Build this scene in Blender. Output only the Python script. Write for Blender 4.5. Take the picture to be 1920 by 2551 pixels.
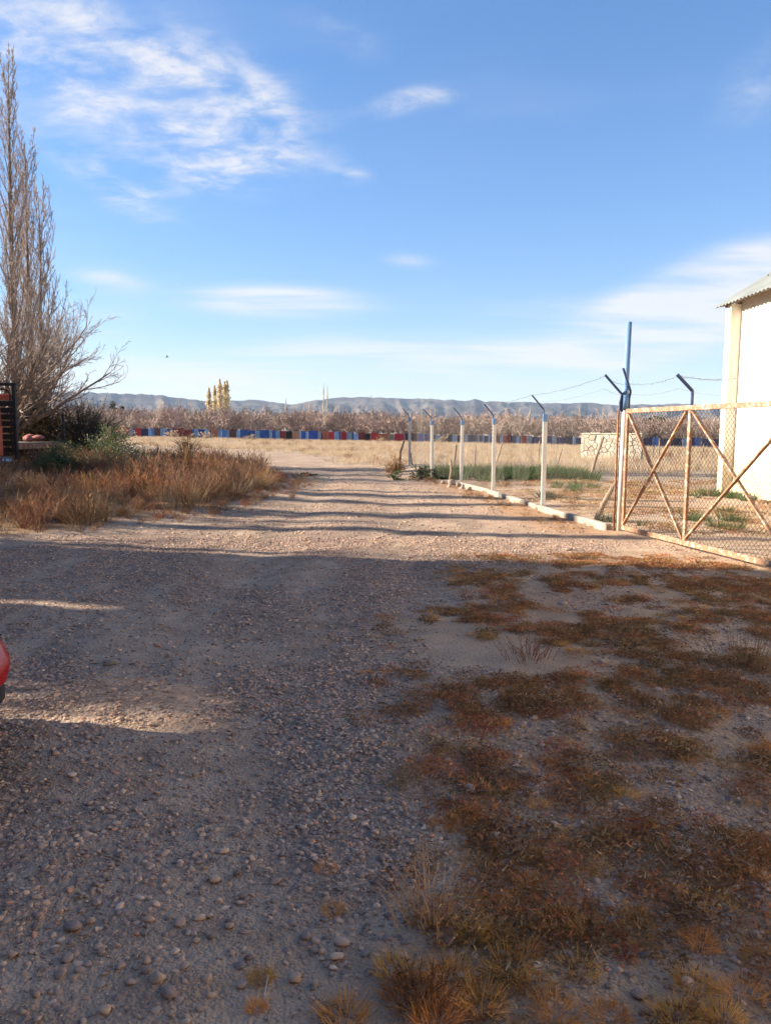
import bpy, bmesh, math, random
import numpy as np
from mathutils import Vector, Matrix

random.seed(11)
RNG = np.random.default_rng(11)
R = math.radians
scene = bpy.context.scene
for o in list(bpy.data.objects):
    bpy.data.objects.remove(o)
COL = scene.collection

# ------------------------------------------------------------------ camera
FPX, CX, CY, EYE = 1900.0, 960.0, 1275.5, 1.6
PITCH, ROLL = R(5.93), R(0.5)
_F = Vector((0, math.cos(PITCH), -math.sin(PITCH)))
_U0 = Vector((0, math.sin(PITCH), math.cos(PITCH)))
_R0 = Vector((1, 0, 0))
CAM_R = _R0 * math.cos(ROLL) + _U0 * math.sin(ROLL)
CAM_U = _U0 * math.cos(ROLL) - _R0 * math.sin(ROLL)
cam_data = bpy.data.cameras.new('camera')
cam = bpy.data.objects.new('camera', cam_data)
COL.objects.link(cam)
m = Matrix.Identity(4)
for i in range(3):
    m[i][0], m[i][1], m[i][2] = CAM_R[i], CAM_U[i], -_F[i]
m[2][3] = EYE
cam.matrix_world = m
cam_data.sensor_fit = 'HORIZONTAL'
cam_data.sensor_width = 36
cam_data.lens = 36 * FPX / 1920
cam_data.clip_start = 0.05
cam_data.clip_end = 30000
scene.camera = cam

# ------------------------------------------------------------------ sun and sky
SUN_TRAVEL = Vector((1.0, -0.15, 0)).normalized()
SUN_EL = R(21)
sun_pos = Vector((-SUN_TRAVEL.x * math.cos(SUN_EL), -SUN_TRAVEL.y * math.cos(SUN_EL), math.sin(SUN_EL)))
sun_data = bpy.data.lights.new('sun', 'SUN')
sun_data.energy = 5.0
sun_data.angle = R(0.7)
sun_data.color = (1.0, 0.87, 0.70)
sun = bpy.data.objects.new('sun', sun_data)
COL.objects.link(sun)
sun.rotation_euler = sun_pos.to_track_quat('Z', 'Y').to_euler()
sun.location = (0, 0, 40)

world = bpy.data.worlds.new('World')
scene.world = world
world.use_nodes = True
wn, wl = world.node_tree.nodes, world.node_tree.links
wn.clear()


def N(nodes, t, **kw):
    n = nodes.new(t)
    for k, v in kw.items():
        setattr(n, k, v)
    return n


def px_dir(x, y):
    return (_F + CAM_R * ((x - CX) / FPX) + CAM_U * ((CY - y) / FPX)).normalized()


def build_sky():
    out = N(wn, 'ShaderNodeOutputWorld')
    bg = N(wn, 'ShaderNodeBackground')
    sky = N(wn, 'ShaderNodeTexSky')
    sky.sky_type = 'NISHITA'
    sky.sun_disc = False
    sky.sun_elevation = SUN_EL
    sky.sun_rotation = math.atan2(sun_pos.x, sun_pos.y)
    sky.altitude = 400
    sky.air_density = 1.0
    sky.dust_density = 0.08
    sky.ozone_density = 2.0
    bg.inputs['Strength'].default_value = 0.079
    tc = N(wn, 'ShaderNodeTexCoord')
    sep = N(wn, 'ShaderNodeSeparateXYZ')
    wl.new(tc.outputs['Generated'], sep.inputs[0])

    def mth(op, a, b=None, clamp=False):
        n = N(wn, 'ShaderNodeMath', operation=op)
        n.use_clamp = clamp
        for i, v in enumerate((a, b)):
            if v is None:
                continue
            if isinstance(v, (int, float)):
                n.inputs[i].default_value = v
            else:
                wl.new(v, n.inputs[i])
        return n.outputs[0]
    # project the view direction on a cloud layer
    zc = mth('MAXIMUM', sep.outputs[2], 0.03)
    zc = mth('ADD', zc, 0.10)
    u = mth('DIVIDE', sep.outputs[0], zc)
    v = mth('DIVIDE', sep.outputs[1], zc)
    cmb = N(wn, 'ShaderNodeCombineXYZ')
    wl.new(u, cmb.inputs[0]); wl.new(v, cmb.inputs[1])

    def noise(scale, detail, rough, dist, sx=1, sy=1, rot=0):
        mp = N(wn, 'ShaderNodeMapping')
        mp.inputs['Scale'].default_value = (sx, sy, 1)
        mp.inputs['Rotation'].default_value = (0, 0, rot)
        wl.new(cmb.outputs[0], mp.inputs[0])
        n = N(wn, 'ShaderNodeTexNoise')
        n.inputs['Scale'].default_value = scale
        n.inputs['Detail'].default_value = detail
        n.inputs['Roughness'].default_value = rough
        n.inputs['Distortion'].default_value = dist
        wl.new(mp.outputs[0], n.inputs['Vector'])
        return n.outputs[0]

    def ramp(x, a, b):
        n = N(wn, 'ShaderNodeMapRange')
        n.interpolation_type = 'SMOOTHSTEP'
        wl.new(x, n.inputs[0])
        n.inputs[1].default_value = a
        n.inputs[2].default_value = b
        return n.outputs[0]
    fine = noise(5.0, 9, 0.60, 0.35, 1.0, 1.25, 0.35)
    streak = noise(1.5, 7, 0.58, 0.35, 0.55, 1.6, -0.12)

    # cloud patches (the sky's own clouds, by direction)
    def patch(px, py, wx, wy, tilt=0.0):
        c = px_dir(px, py)
        e1 = (px_dir(px + 10, py) - c).normalized()
        e2 = (px_dir(px, py - 10) - c).normalized()
        a = e1 * math.cos(tilt) + e2 * math.sin(tilt)
        b = -e1 * math.sin(tilt) + e2 * math.cos(tilt)

        def dot(vec, s):
            n = N(wn, 'ShaderNodeVectorMath', operation='DOT_PRODUCT')
            wl.new(tc.outputs['Generated'], n.inputs[0])
            n.inputs[1].default_value = vec * (1 / s)
            return mth('SUBTRACT', n.outputs['Value'], c.dot(vec) / s)
        da = dot(a, wx / FPX); db = dot(b, wy / FPX)
        q = mth('ADD', mth('MULTIPLY', da, da), mth('MULTIPLY', db, db))
        front = N(wn, 'ShaderNodeVectorMath', operation='DOT_PRODUCT')
        wl.new(tc.outputs['Generated'], front.inputs[0]); front.inputs[1].default_value = c
        f = ramp(front.outputs['Value'], 0.2, 0.4)
        return mth('MULTIPLY', mth('POWER', 2.718, mth('MULTIPLY', q, -1.0)), f)

    def total(ps):
        s = None
        for p in ps:
            g = patch(*p[:5])
            if p[5] != 1:
                g = mth('MULTIPLY', g, p[5])
            s = g if s is None else mth('ADD', s, g)
        return s
    big = total([(330, 230, 320, 150, -0.15, 1.0), (600, 250, 150, 90, -0.3, .75), (300, 480, 150, 45, -0.5, .62), (130, 100, 200, 90, 0.2, .55),
                 (560, 420, 200, 50, .25, .6), (1030, 248, 105, 26, 0.15, 1.1), (850, 80, 150, 55, -.3, .45), (880, 435, 55, 22, -.2, .55),
                 (1900, 200, 110, 90, .6, .55)])
    low = total([(690, 750, 200, 34, 0.02, 1.0), (1760, 690, 230, 55, .22, .95), (1720, 800, 200, 70, .2, .8), (1380, 880, 330, 55, .02, .6),
                 (450, 950, 420, 55, .0, .7), (850, 870, 300, 45, 0, .5), (270, 700, 80, 24, 0, .6), (1020, 650, 70, 22, -.1, .4)])
    wisp = noise(14.0, 6, 0.6, 0.3, 1.0, 1.3, 0.5)
    c1 = mth('MULTIPLY', mth('MULTIPLY', ramp(fine, 0.34, 0.72), ramp(big, 0.14, 1.15)), ramp(wisp, .15, .62))
    c2 = mth('MULTIPLY', ramp(streak, 0.22, 0.66), ramp(low, 0.04, .80))
    broad = noise(.55, 3, .5, .2, 1, 1.2, .6)
    veil = mth('MULTIPLY', ramp(streak, 0.35, 0.8), mth('MULTIPLY', ramp(broad, .44, .66), 0.30))
    cl = mth('ADD', mth('ADD', mth('MULTIPLY', c1, 0.95), mth('MULTIPLY', c2, 1.0)), veil)
    cl = mth('MINIMUM', cl, 0.85)
    # pale dust near the horizon comes with the sky texture; clouds are white sunlit ice
    up = ramp(sep.outputs[2], -0.02, 0.02)
    cl = mth('MULTIPLY', cl, up)
    mix = N(wn, 'ShaderNodeMix', data_type='RGBA')
    wl.new(cl, mix.inputs['Factor'])
    hs = N(wn, 'ShaderNodeHueSaturation')
    hs.inputs['Saturation'].default_value = 1.22
    wl.new(sky.outputs[0], hs.inputs['Color'])
    gain = N(wn, 'ShaderNodeMix', data_type='RGBA', blend_type='MULTIPLY')
    gain.inputs['Factor'].default_value = 1
    gain.inputs['B'].default_value = (.97, .90, .97, 1)
    wl.new(hs.outputs[0], gain.inputs['A'])
    bw = N(wn, 'ShaderNodeRGBToBW')
    wl.new(gain.outputs['Result'], bw.inputs[0])
    fac = mth('DIVIDE', 1.0, mth('ADD', mth('MULTIPLY', bw.outputs[0], .12), 1.0))
    soft = N(wn, 'ShaderNodeVectorMath', operation='SCALE')
    wl.new(gain.outputs['Result'], soft.inputs[0]); wl.new(fac, soft.inputs['Scale'])
    wl.new(soft.outputs[0], mix.inputs['A'])
    mix.inputs['B'].default_value = (3.3, 3.25, 3.3, 1)
    wl.new(mix.outputs['Result'], bg.inputs['Color'])
    wl.new(bg.outputs[0], out.inputs['Surface'])


build_sky()
scene.view_settings.view_transform = 'Standard'
scene.view_settings.look = 'None'
scene.view_settings.exposure = 1.87
scene.view_settings.gamma = 1.0
scene.view_settings.use_curve_mapping = False
scene.render.resolution_x, scene.render.resolution_y = 770, 1024
scene.render.engine = 'CYCLES'


# ------------------------------------------------------------------ numeric helpers
def _hash(ix, iy, seed):
    h = (ix.astype(np.int64) * 374761393 + iy.astype(np.int64) * 668265263 + seed * 1442695041) & 0x7fffffff
    h = ((h ^ (h >> 13)) * 1274126177) & 0x7fffffff
    h = h ^ (h >> 16)
    return (h & 0xffff) / 65535.0


def vnoise(x, y, seed=0):
    x = np.asarray(x, float); y = np.asarray(y, float)
    ix = np.floor(x); iy = np.floor(y)
    fx = x - ix; fy = y - iy
    fx = fx * fx * (3 - 2 * fx); fy = fy * fy * (3 - 2 * fy)
    a = _hash(ix, iy, seed); b = _hash(ix + 1, iy, seed)
    c = _hash(ix, iy + 1, seed); d = _hash(ix + 1, iy + 1, seed)
    return (a * (1 - fx) + b * fx) * (1 - fy) + (c * (1 - fx) + d * fx) * fy


def fbm(x, y, seed=0, oct=4):
    s, a, t = 0, 0.5, 0
    for i in range(oct):
        s = s + a * vnoise(np.asarray(x) * 2 ** i, np.asarray(y) * 2 ** i, seed + i * 17)
        t += a; a *= 0.5
    return s / t


def sstep(a, b, x):
    t = np.clip((np.asarray(x, float) - a) / (b - a), 0, 1)
    return t * t * (3 - 2 * t)


def terrain(x, y):
    x = np.asarray(x, float); y = np.asarray(y, float)
    z = -0.0105 * np.clip(x, -80, 90) * sstep(30, 125, y)
    near = 1 - sstep(60, 120, y)
    z = z + near * ((fbm(x * 0.35, y * 0.35, 3) - 0.5) * 0.10 + (fbm(x * 1.6, y * 1.6, 5, 3) - 0.5) * 0.035)
    # mound of soil at the far end of the wire fence
    z = z + 0.32 * np.exp(-((x - 1.35) / 0.9) ** 2 - ((y - 31.5) / 2.4) ** 2)
    # wheel ruts, shallow
    rut = np.exp(-((x + 1.4 + 0.02 * y) / 0.35) ** 2) + np.exp(-((x - 0.5 + 0.02 * y) / 0.35) ** 2)
    z = z - 0.03 * rut * (1 - sstep(25, 40, y)) * sstep(5, 9, y)
    # slight rise on the left verge
    z = z + 0.10 * sstep(-3.5, -7.5, x) * sstep(11, 16, y) * (1 - sstep(30, 45, y))
    return z


def tz(x, y):
    return float(terrain(x, y))


def gp(x, y):
    """photo pixel -> point on the ground"""
    d = px_dir(x, y)
    z = 0.0
    for _ in range(6):
        t = (z - EYE) / d.z
        p = Vector((d.x * t, d.y * t, z))
        z = tz(p.x, p.y)
    return Vector((p.x, p.y, z))


def at(x, y, depth):
    """photo pixel -> point at the ground distance of the thing it belongs to"""
    d = px_dir(x, y)
    t = depth / d.y
    return Vector((d.x * t, depth, EYE + d.z * t))


# ------------------------------------------------------------------ object helpers
ORG = {}


def tag(o, label=None, cat=None, group=None, kind=None):
    if label: o['label'] = label
    if cat: o['category'] = cat
    if group: o['group'] = group
    if kind: o['kind'] = kind
    return o


def thing(name, loc, label, cat, group=None):
    o = bpy.data.objects.new(name, None)
    o.empty_display_size = 0.1
    COL.objects.link(o)
    o.location = loc
    ORG[o.name] = Vector(loc)
    return tag(o, label, cat, group)


def link_mesh(name, me, mats, parent=None, loc=None):
    o = bpy.data.objects.new(name, me)
    COL.objects.link(o)
    for mt in (mats if isinstance(mats, (list, tuple)) else [mats]):
        if mt is not None and mt.name not in [q.name for q in me.materials if q]:
            me.materials.append(mt)
    if parent is not None:
        o.parent = parent
        ORG[o.name] = ORG[parent.name].copy()
    else:
        ORG[o.name] = Vector(loc) if loc is not None else Vector((0, 0, 0))
    if loc is not None and parent is None:
        o.location = loc
    return o


class MB:
    def __init__(self):
        self.v, self.f = [], []

    def add(self, vs, fs):
        n = len(self.v)
        self.v.extend([tuple(p) for p in vs])
        self.f.extend([tuple(i + n for i in f) for f in fs])

    def box(self, c, s, rot=None, bev=0.0):
        hx, hy, hz = s[0] / 2, s[1] / 2, s[2] / 2
        c = Vector(c)
        if bev <= 0:
            vs = [Vector((x, y, z)) for z in (-hz, hz) for y in (-hy, hy) for x in (-hx, hx)]
            fs = [(0, 2, 3, 1), (4, 5, 7, 6), (0, 1, 5, 4), (2, 6, 7, 3), (0, 4, 6, 2), (1, 3, 7, 5)]
        else:
            bm = bmesh.new()
            bmesh.ops.create_cube(bm, size=1)
            for q in bm.verts:
                q.co = Vector((q.co.x * 2 * hx, q.co.y * 2 * hy, q.co.z * 2 * hz))
            bmesh.ops.bevel(bm, geom=bm.edges[:], offset=bev, segments=1, affect='EDGES')
            bm.verts.index_update()
            vs = [q.co.copy() for q in bm.verts]
            fs = [[q.index for q in f.verts] for f in bm.faces]
            bm.free()
        if rot is not None:
            vs = [rot @ q for q in vs]
        self.add([q + c for q in vs], fs)

    def beam(self, a, b, w, h=None, bev=0.0, up=Vector((0, 0, 1))):
        a, b = Vector(a), Vector(b)
        h = h or w
        d = (b - a)
        L = d.length
        d.normalize()
        s = d.cross(up)
        if s.length < 1e-4:
            s = d.cross(Vector((1, 0, 0)))
        s.normalize()
        u = s.cross(d)
        M = Matrix((s, d, u)).transposed()
        self.box((a + b) / 2, (w, L, h), M, bev)

    def tube(self, pts, rad, n=6, cap=True, ref=None):
        pts = [Vector(p) for p in pts]
        if not isinstance(rad, (list, tuple)):
            rad = [rad] * len(pts)
        vs, fs = [], []
        for i, p in enumerate(pts):
            d = (pts[min(i + 1, len(pts) - 1)] - pts[max(i - 1, 0)])
            if d.length < 1e-9:
                d = Vector((0, 0, 1))
            d.normalize()
            a = d.cross(Vector((0.13, 0.97, 0.21)))
            if a.length < 0.05:
                a = d.cross(Vector((1, 0, 0)))
            a.normalize()
            b = d.cross(a)
            for k in range(n):
                t = 2 * math.pi * k / n
                vs.append(p + (a * math.cos(t) + b * math.sin(t)) * rad[i])
        for i in range(len(pts) - 1):
            for k in range(n):
                q = (k + 1) % n
                fs.append((i * n + k, i * n + q, (i + 1) * n + q, (i + 1) * n + k))
        if cap and n > 2:
            fs.append(tuple(range(n - 1, -1, -1)))
            fs.append(tuple((len(pts) - 1) * n + k for k in range(n)))
        self.add(vs, fs)

    def disc_cyl(self, c, axis, r, w, n=24):
        axis = Vector(axis).normalized()
        self.tube([Vector(c) - axis * w / 2, Vector(c) + axis * w / 2], r, n)

    def mesh(self, name, off=None, smooth=False):
        me = bpy.data.meshes.new(name)
        v = np.array(self.v, float).reshape(-1, 3)
        if off is not None:
            v = v - np.array(off)
        me.from_pydata(v.tolist(), [], self.f)
        if smooth:
            me.polygons.foreach_set('use_smooth', [True] * len(me.polygons))
        me.update()
        return me

    def build(self, name, mats, parent=None, loc=None, smooth=False):
        off = ORG[parent.name] if parent is not None else loc
        return link_mesh(name, self.mesh(name, off, smooth), mats, parent, loc)


def copy_tree(o, loc, rotz=0.0, scale=1.0, label=None, group=None):
    c = o.copy()
    COL.objects.link(c)
    c.location = loc
    c.rotation_euler = (0, 0, rotz)
    c.scale = (scale,) * 3 if isinstance(scale, (int, float)) else scale
    if label: c['label'] = label
    if group: c['group'] = group
    for ch in o.children:
        d = ch.copy()
        COL.objects.link(d)
        d.parent = c
        for g in ch.children:
            e = g.copy()
            COL.objects.link(e)
            e.parent = d
    return c


# ------------------------------------------------------------------ materials
def pm(name, cols, scale=4.0, rough=0.8, bump=0.0, bscale=None, detail=5, rand=0.0, metal=0.0, stretch=(1, 1, 1), coord='Object',
       lo=0.3, hi=0.7, trans=0.0, bdist=0.02, spec=0.3):
    mt = bpy.data.materials.new(name)
    mt.use_nodes = True
    nt = mt.node_tree
    b = nt.nodes['Principled BSDF']
    b.inputs['Roughness'].default_value = rough
    b.inputs['Metallic'].default_value = metal
    b.inputs['Specular IOR Level'].default_value = spec
    tc = nt.nodes.new('ShaderNodeTexCoord')
    mp = nt.nodes.new('ShaderNodeMapping')
    mp.inputs['Scale'].default_value = stretch
    nt.links.new(tc.outputs[coord], mp.inputs[0])
    no = nt.nodes.new('ShaderNodeTexNoise')
    no.inputs['Scale'].default_value = scale
    no.inputs['Detail'].default_value = detail
    no.inputs['Roughness'].default_value = 0.6
    nt.links.new(mp.outputs[0], no.inputs['Vector'])
    rp = nt.nodes.new('ShaderNodeValToRGB')
    els = rp.color_ramp.elements
    while len(els) < len(cols):
        els.new(0.5)
    for i, c in enumerate(cols):
        els[i].position = lo + (hi - lo) * i / max(1, len(cols) - 1)
        els[i].color = (*c, 1)
    nt.links.new(no.outputs[0], rp.inputs[0])
    colout = rp.outputs[0]
    if rand > 0:
        oi = nt.nodes.new('ShaderNodeObjectInfo')
        hs = nt.nodes.new('ShaderNodeHueSaturation')
        mr = nt.nodes.new('ShaderNodeMapRange')
        mr.inputs[3].default_value = 1 - rand
        mr.inputs[4].default_value = 1 + rand
        nt.links.new(oi.outputs['Random'], mr.inputs[0])
        nt.links.new(mr.outputs[0], hs.inputs['Value'])
        m2 = nt.nodes.new('ShaderNodeMath'); m2.operation = 'MULTIPLY'; m2.inputs[1].default_value = 7.31
        m3 = nt.nodes.new('ShaderNodeMath'); m3.operation = 'FRACT'
        m4 = nt.nodes.new('ShaderNodeMapRange')
        m4.inputs[3].default_value = 0.5 - rand * 0.05
        m4.inputs[4].default_value = 0.5 + rand * 0.05
        nt.links.new(oi.outputs['Random'], m2.inputs[0]); nt.links.new(m2.outputs[0], m3.inputs[0]); nt.links.new(m3.outputs[0], m4.inputs[0])
        nt.links.new(m4.outputs[0], hs.inputs['Hue'])
        nt.links.new(colout, hs.inputs['Color'])
        colout = hs.outputs[0]
    nt.links.new(colout, b.inputs['Base Color'])
    if bump > 0:
        n2 = nt.nodes.new('ShaderNodeTexNoise')
        n2.inputs['Scale'].default_value = bscale or scale * 4
        n2.inputs['Detail'].default_value = 6
        nt.links.new(mp.outputs[0], n2.inputs['Vector'])
        bp = nt.nodes.new('ShaderNodeBump')
        bp.inputs['Strength'].default_value = bump
        bp.inputs['Distance'].default_value = bdist
        nt.links.new(n2.outputs[0], bp.inputs['Height'])
        nt.links.new(bp.outputs[0], b.inputs['Normal'])
    if trans > 0:
        tr = nt.nodes.new('ShaderNodeBsdfTranslucent')
        nt.links.new(colout, tr.inputs['Color'])
        mx = nt.nodes.new('ShaderNodeMixShader')
        mx.inputs[0].default_value = trans
        nt.links.new(b.outputs[0], mx.inputs[1]); nt.links.new(tr.outputs[0], mx.inputs[2])
        nt.links.new(mx.outputs[0], nt.nodes['Material Output'].inputs['Surface'])
    return mt


M = {}
M['bark'] = pm('bark', [(.11, .085, .065), (.20, .16, .125)], 6, .9, .5, 30, stretch=(1, 1, .25))
M['twig'] = pm('twig', [(.19, .14, .11), (.33, .255, .205)], 3, .85)
M['twig_pink'] = pm('twig_pink', [(.14, .09, .07), (.46, .35, .285)], 1.1, .85, rand=.3)
M['twig_dark'] = pm('twig_dark', [(.05, .04, .035), (.11, .08, .065)], 3, .9)
M['twig_pale'] = pm('twig_pale', [(.30, .25, .20), (.45, .39, .32)], 3, .85)
M['leaf_yellow'] = pm('leaf_yellow', [(.47, .38, .20), (.64, .54, .33)], 1.2, .7, trans=.45, rand=.15)
M['leaf_dark'] = pm('leaf_dark', [(.025, .04, .015), (.07, .085, .03)], 1.5, .7, trans=.15, rand=.2)
M['leaf_green'] = pm('leaf_green', [(.07, .10, .035), (.17, .20, .075)], 3, .65, trans=.2, rand=.2)
M['leaf_olive'] = pm('leaf_olive', [(.09, .075, .025), (.22, .17, .06)], 3, .7, trans=.2, rand=.2)
M['weed_rust'] = pm('weed_rust', [(.17, .075, .034), (.36, .18, .08)], 2.5, .85, trans=.2, rand=.45)
M['weed_brown'] = pm('weed_brown', [(.10, .055, .032), (.24, .135, .075)], 2.5, .9, trans=.15, rand=.35)
M['weed_grey'] = pm('weed_grey', [(.22, .13, .08), (.38, .24, .145)], 2.5, .9, trans=.2, rand=.3)
M['weed_tan'] = pm('weed_tan', [(.26, .185, .11), (.42, .32, .20)], 2.5, .85, trans=.25, rand=.25)
M['stalk'] = pm('stalk', [(.34, .21, .11), (.55, .36, .20)], 6, .8)
M['straw'] = pm('straw', [(.34, .245, .15), (.62, .49, .335)], 1.5, .8, trans=.3, rand=.2)
M['grass_orange'] = pm('grass_orange', [(.55, .26, .06), (.78, .44, .15)], 6, .8, trans=.3, rand=.25)
M['mat_weed'] = pm('mat_weed', [(.28, .105, .042), (.54, .25, .105)], 8, .85, trans=.15, rand=.35)
M['grass_green'] = pm('grass_green', [(.035, .065, .018), (.09, .13, .04)], 3, .7, trans=.3, rand=.25)
M['white_wall'] = None
M['navy'] = pm('navy', [(.018, .032, .085), (.04, .07, .17)], 8, .5, spec=.5)
M['black_steel'] = pm('black_steel', [(.008, .008, .008), (.025, .022, .02)], 6, .6)
M['wood_grey'] = pm('wood_grey', [(.16, .115, .08), (.33, .25, .18)], 5, .9, .4, 40, stretch=(3, 3, .4))
M['concrete'] = pm('concrete', [(.24, .19, .145), (.42, .35, .28)], 5, .9, .35, 40)
M['wire'] = pm('wire', [(.07, .06, .05), (.14, .125, .11)], 9, .5, metal=.4)
M['zinc'] = pm('zinc', [(.12, .135, .135), (.19, .205, .20)], 1.3, .6, metal=.1, spec=.3)
M['tyre'] = pm('tyre', [(.012, .012, .012), (.028, .026, .024)], 20, .9)
M['chrome'] = pm('chrome', [(.45, .45, .45), (.6, .6, .6)], 8, .3, metal=.8)
M['glass_dark'] = pm('glass_dark', [(.012, .014, .016), (.02, .022, .025)], 2, .08, spec=.6)
M['truck_red'] = pm('truck_red', [(.36, .05, .02), (.50, .09, .035)], 3, .5, spec=.5)
M['stone_cream'] = pm('stone_cream', [(.42, .36, .27), (.60, .54, .43)], 2.5, .9, .3, 20, rand=.18)
M['mortar'] = pm('mortar', [(.34, .28, .20), (.44, .37, .28)], 6, .95, .3, 40)
M['sack_red'] = pm('sack_red', [(.20, .05, .04), (.42, .15, .12)], 8, .8, .3, 40)
M['bird'] = pm('bird', [(.02, .02, .02), (.05, .045, .04)], 8, .8)
M['dirt_clod'] = pm('dirt_clod', [(.24, .19, .15), (.34, .28, .22)], 9, .95, .5, 40)


def nt_of(name):
    mt = bpy.data.materials.new(name)
    mt.use_nodes = True
    return mt, mt.node_tree, mt.node_tree.nodes['Principled BSDF']


def mixc(nt, fac, a, b, typ='MIX'):
    n = nt.nodes.new('ShaderNodeMix')
    n.data_type = 'RGBA'
    n.blend_type = typ
    for s, v in (('Factor', fac), ('A', a), ('B', b)):
        if isinstance(v, (int, float)):
            n.inputs[s].default_value = v
        elif isinstance(v, tuple):
            n.inputs[s].default_value = (*v, 1)
        else:
            nt.links.new(v, n.inputs[s])
    return n.outputs['Result']


def nz(nt, vec, scale, detail=4, rough=.55, dist=0.0):
    n = nt.nodes.new('ShaderNodeTexNoise')
    n.inputs['Scale'].default_value = scale
    n.inputs['Detail'].default_value = detail
    n.inputs['Roughness'].default_value = rough
    n.inputs['Distortion'].default_value = dist
    nt.links.new(vec, n.inputs['Vector'])
    return n.outputs[0]


def rng_(nt, x, a, b, c=0.0, d=1.0):
    n = nt.nodes.new('ShaderNodeMapRange')
    n.interpolation_type = 'SMOOTHSTEP'
    nt.links.new(x, n.inputs[0])
    n.inputs[1].default_value, n.inputs[2].default_value = a, b
    n.inputs[3].default_value, n.inputs[4].default_value = c, d
    return n.outputs[0]


def mul(nt, a, b, op='MULTIPLY'):
    n = nt.nodes.new('ShaderNodeMath')
    n.operation = op
    for i, v in enumerate((a, b)):
        if isinstance(v, (int, float)):
            n.inputs[i].default_value = v
        else:
            nt.links.new(v, n.inputs[i])
    return n.outputs[0]


def ground_material():
    mt, nt, b = nt_of('ground_soil')
    b.inputs['Roughness'].default_value = .95
    b.inputs['Specular IOR Level'].default_value = .15
    tc = nt.nodes.new('ShaderNodeTexCoord')
    v = tc.outputs['Object']
    at_ = nt.nodes.new('ShaderNodeAttribute'); at_.attribute_name = 'cover'
    sp = nt.nodes.new('ShaderNodeSeparateColor'); nt.links.new(at_.outputs['Color'], sp.inputs[0])
    stony, litter, field = sp.outputs[0], sp.outputs[1], sp.outputs[2]
    big = nz(nt, v, .5, 4)
    mid = nz(nt, v, 4, 5, .6)
    fin = nz(nt, v, 45, 4, .65)
    soil = mixc(nt, rng_(nt, mid, .3, .7), (.31, .208, .138), (.43, .313, .22))
    soil = mixc(nt, mul(nt, rng_(nt, big, .35, .7), .5), soil, (.52, .41, .30))
    # small stones seen from afar
    vo = nt.nodes.new('ShaderNodeTexVoronoi'); vo.inputs['Scale'].default_value = 34
    nt.links.new(v, vo.inputs['Vector'])
    vb = nt.nodes.new('ShaderNodeSeparateColor'); nt.links.new(vo.outputs['Color'], vb.inputs[0])
    grit = mixc(nt, vb.outputs[0], (.22, .165, .135), (.52, .41, .33))
    soil = mixc(nt, mul(nt, stony, .75), soil, mixc(nt, rng_(nt, mid, .3, .7), (.13, .088, .062), (.22, .155, .112)))  # dark dirt between stones, deepened to stand in for crevice shade
    gmask = mul(nt, stony, rng_(nt, fin, .45, .62))
    col = mixc(nt, mul(nt, gmask, .6), soil, grit)
    lit = mixc(nt, rng_(nt, fin, .3, .7), (.30, .145, .055), (.46, .26, .12))
    lm = mul(nt, litter, rng_(nt, mid, .30, .55))
    col = mixc(nt, mul(nt, lm, .85), col, lit)
    strw = mixc(nt, rng_(nt, mid, .3, .7), (.29, .215, .145), (.44, .345, .24))
    col = mixc(nt, mul(nt, field, rng_(nt, nz(nt, v, .16, 5), .30, .55)), col, strw)
    nt.links.new(col, b.inputs['Base Color'])
    h = mul(nt, mul(nt, fin, .012), mul(nt, vo.outputs['Distance'], -.010), 'ADD')
    v2 = nt.nodes.new('ShaderNodeTexVoronoi'); v2.inputs['Scale'].default_value = 85
    nt.links.new(v, v2.inputs['Vector'])
    h = mul(nt, h, mul(nt, v2.outputs['Distance'], -.008), 'ADD')
    h = mul(nt, h, mul(nt, mid, .03), 'ADD')
    bp = nt.nodes.new('ShaderNodeBump')
    bp.inputs['Strength'].default_value = .9
    bp.inputs['Distance'].default_value = 1.0
    nt.links.new(h, bp.inputs['Height'])
    nt.links.new(bp.outputs[0], b.inputs['Normal'])
    return mt


def stone_material():
    mt, nt, b = nt_of('pebble')
    b.inputs['Roughness'].default_value = .8
    b.inputs['Specular IOR Level'].default_value = .25
    oi = nt.nodes.new('ShaderNodeObjectInfo')
    rp = nt.nodes.new('ShaderNodeValToRGB')
    cols = [(.09, .08, .08), (.22, .185, .165), (.30, .255, .22), (.12, .125, .14), (.26, .215, .18), (.15, .13, .125), (.36, .30, .25), (.33, .19, .14), (.13, .13, .14),
            (.25, .22, .20), (.42, .37, .32)]
    rp.color_ramp.interpolation = 'CONSTANT'
    els = rp.color_ramp.elements
    while len(els) < len(cols): els.new(.5)
    pos = [0, .13, .26, .38, .47, .58, .70, .77, .80, .89, .97]
    for i, c in enumerate(cols):
        els[i].position = pos[i]; els[i].color = (c[0] * 1.65, c[1] * 1.30, c[2] * 1.03, 1)
    nt.links.new(oi.outputs['Random'], rp.inputs[0])
    tc = nt.nodes.new('ShaderNodeTexCoord')
    n = nz(nt, tc.outputs['Object'], 3.5, 6, .65)
    col = mixc(nt, rng_(nt, n, .35, .75, 0, .55), rp.outputs[0], (.45, .33, .25))
    nt.links.new(col, b.inputs['Base Color'])
    bp = nt.nodes.new('ShaderNodeBump'); bp.inputs['Strength'].default_value = .25; bp.inputs['Distance'].default_value = .1
    nt.links.new(nz(nt, tc.outputs['Object'], 9, 5), bp.inputs['Height'])
    nt.links.new(bp.outputs[0], b.inputs['Normal'])
    return mt


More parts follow.
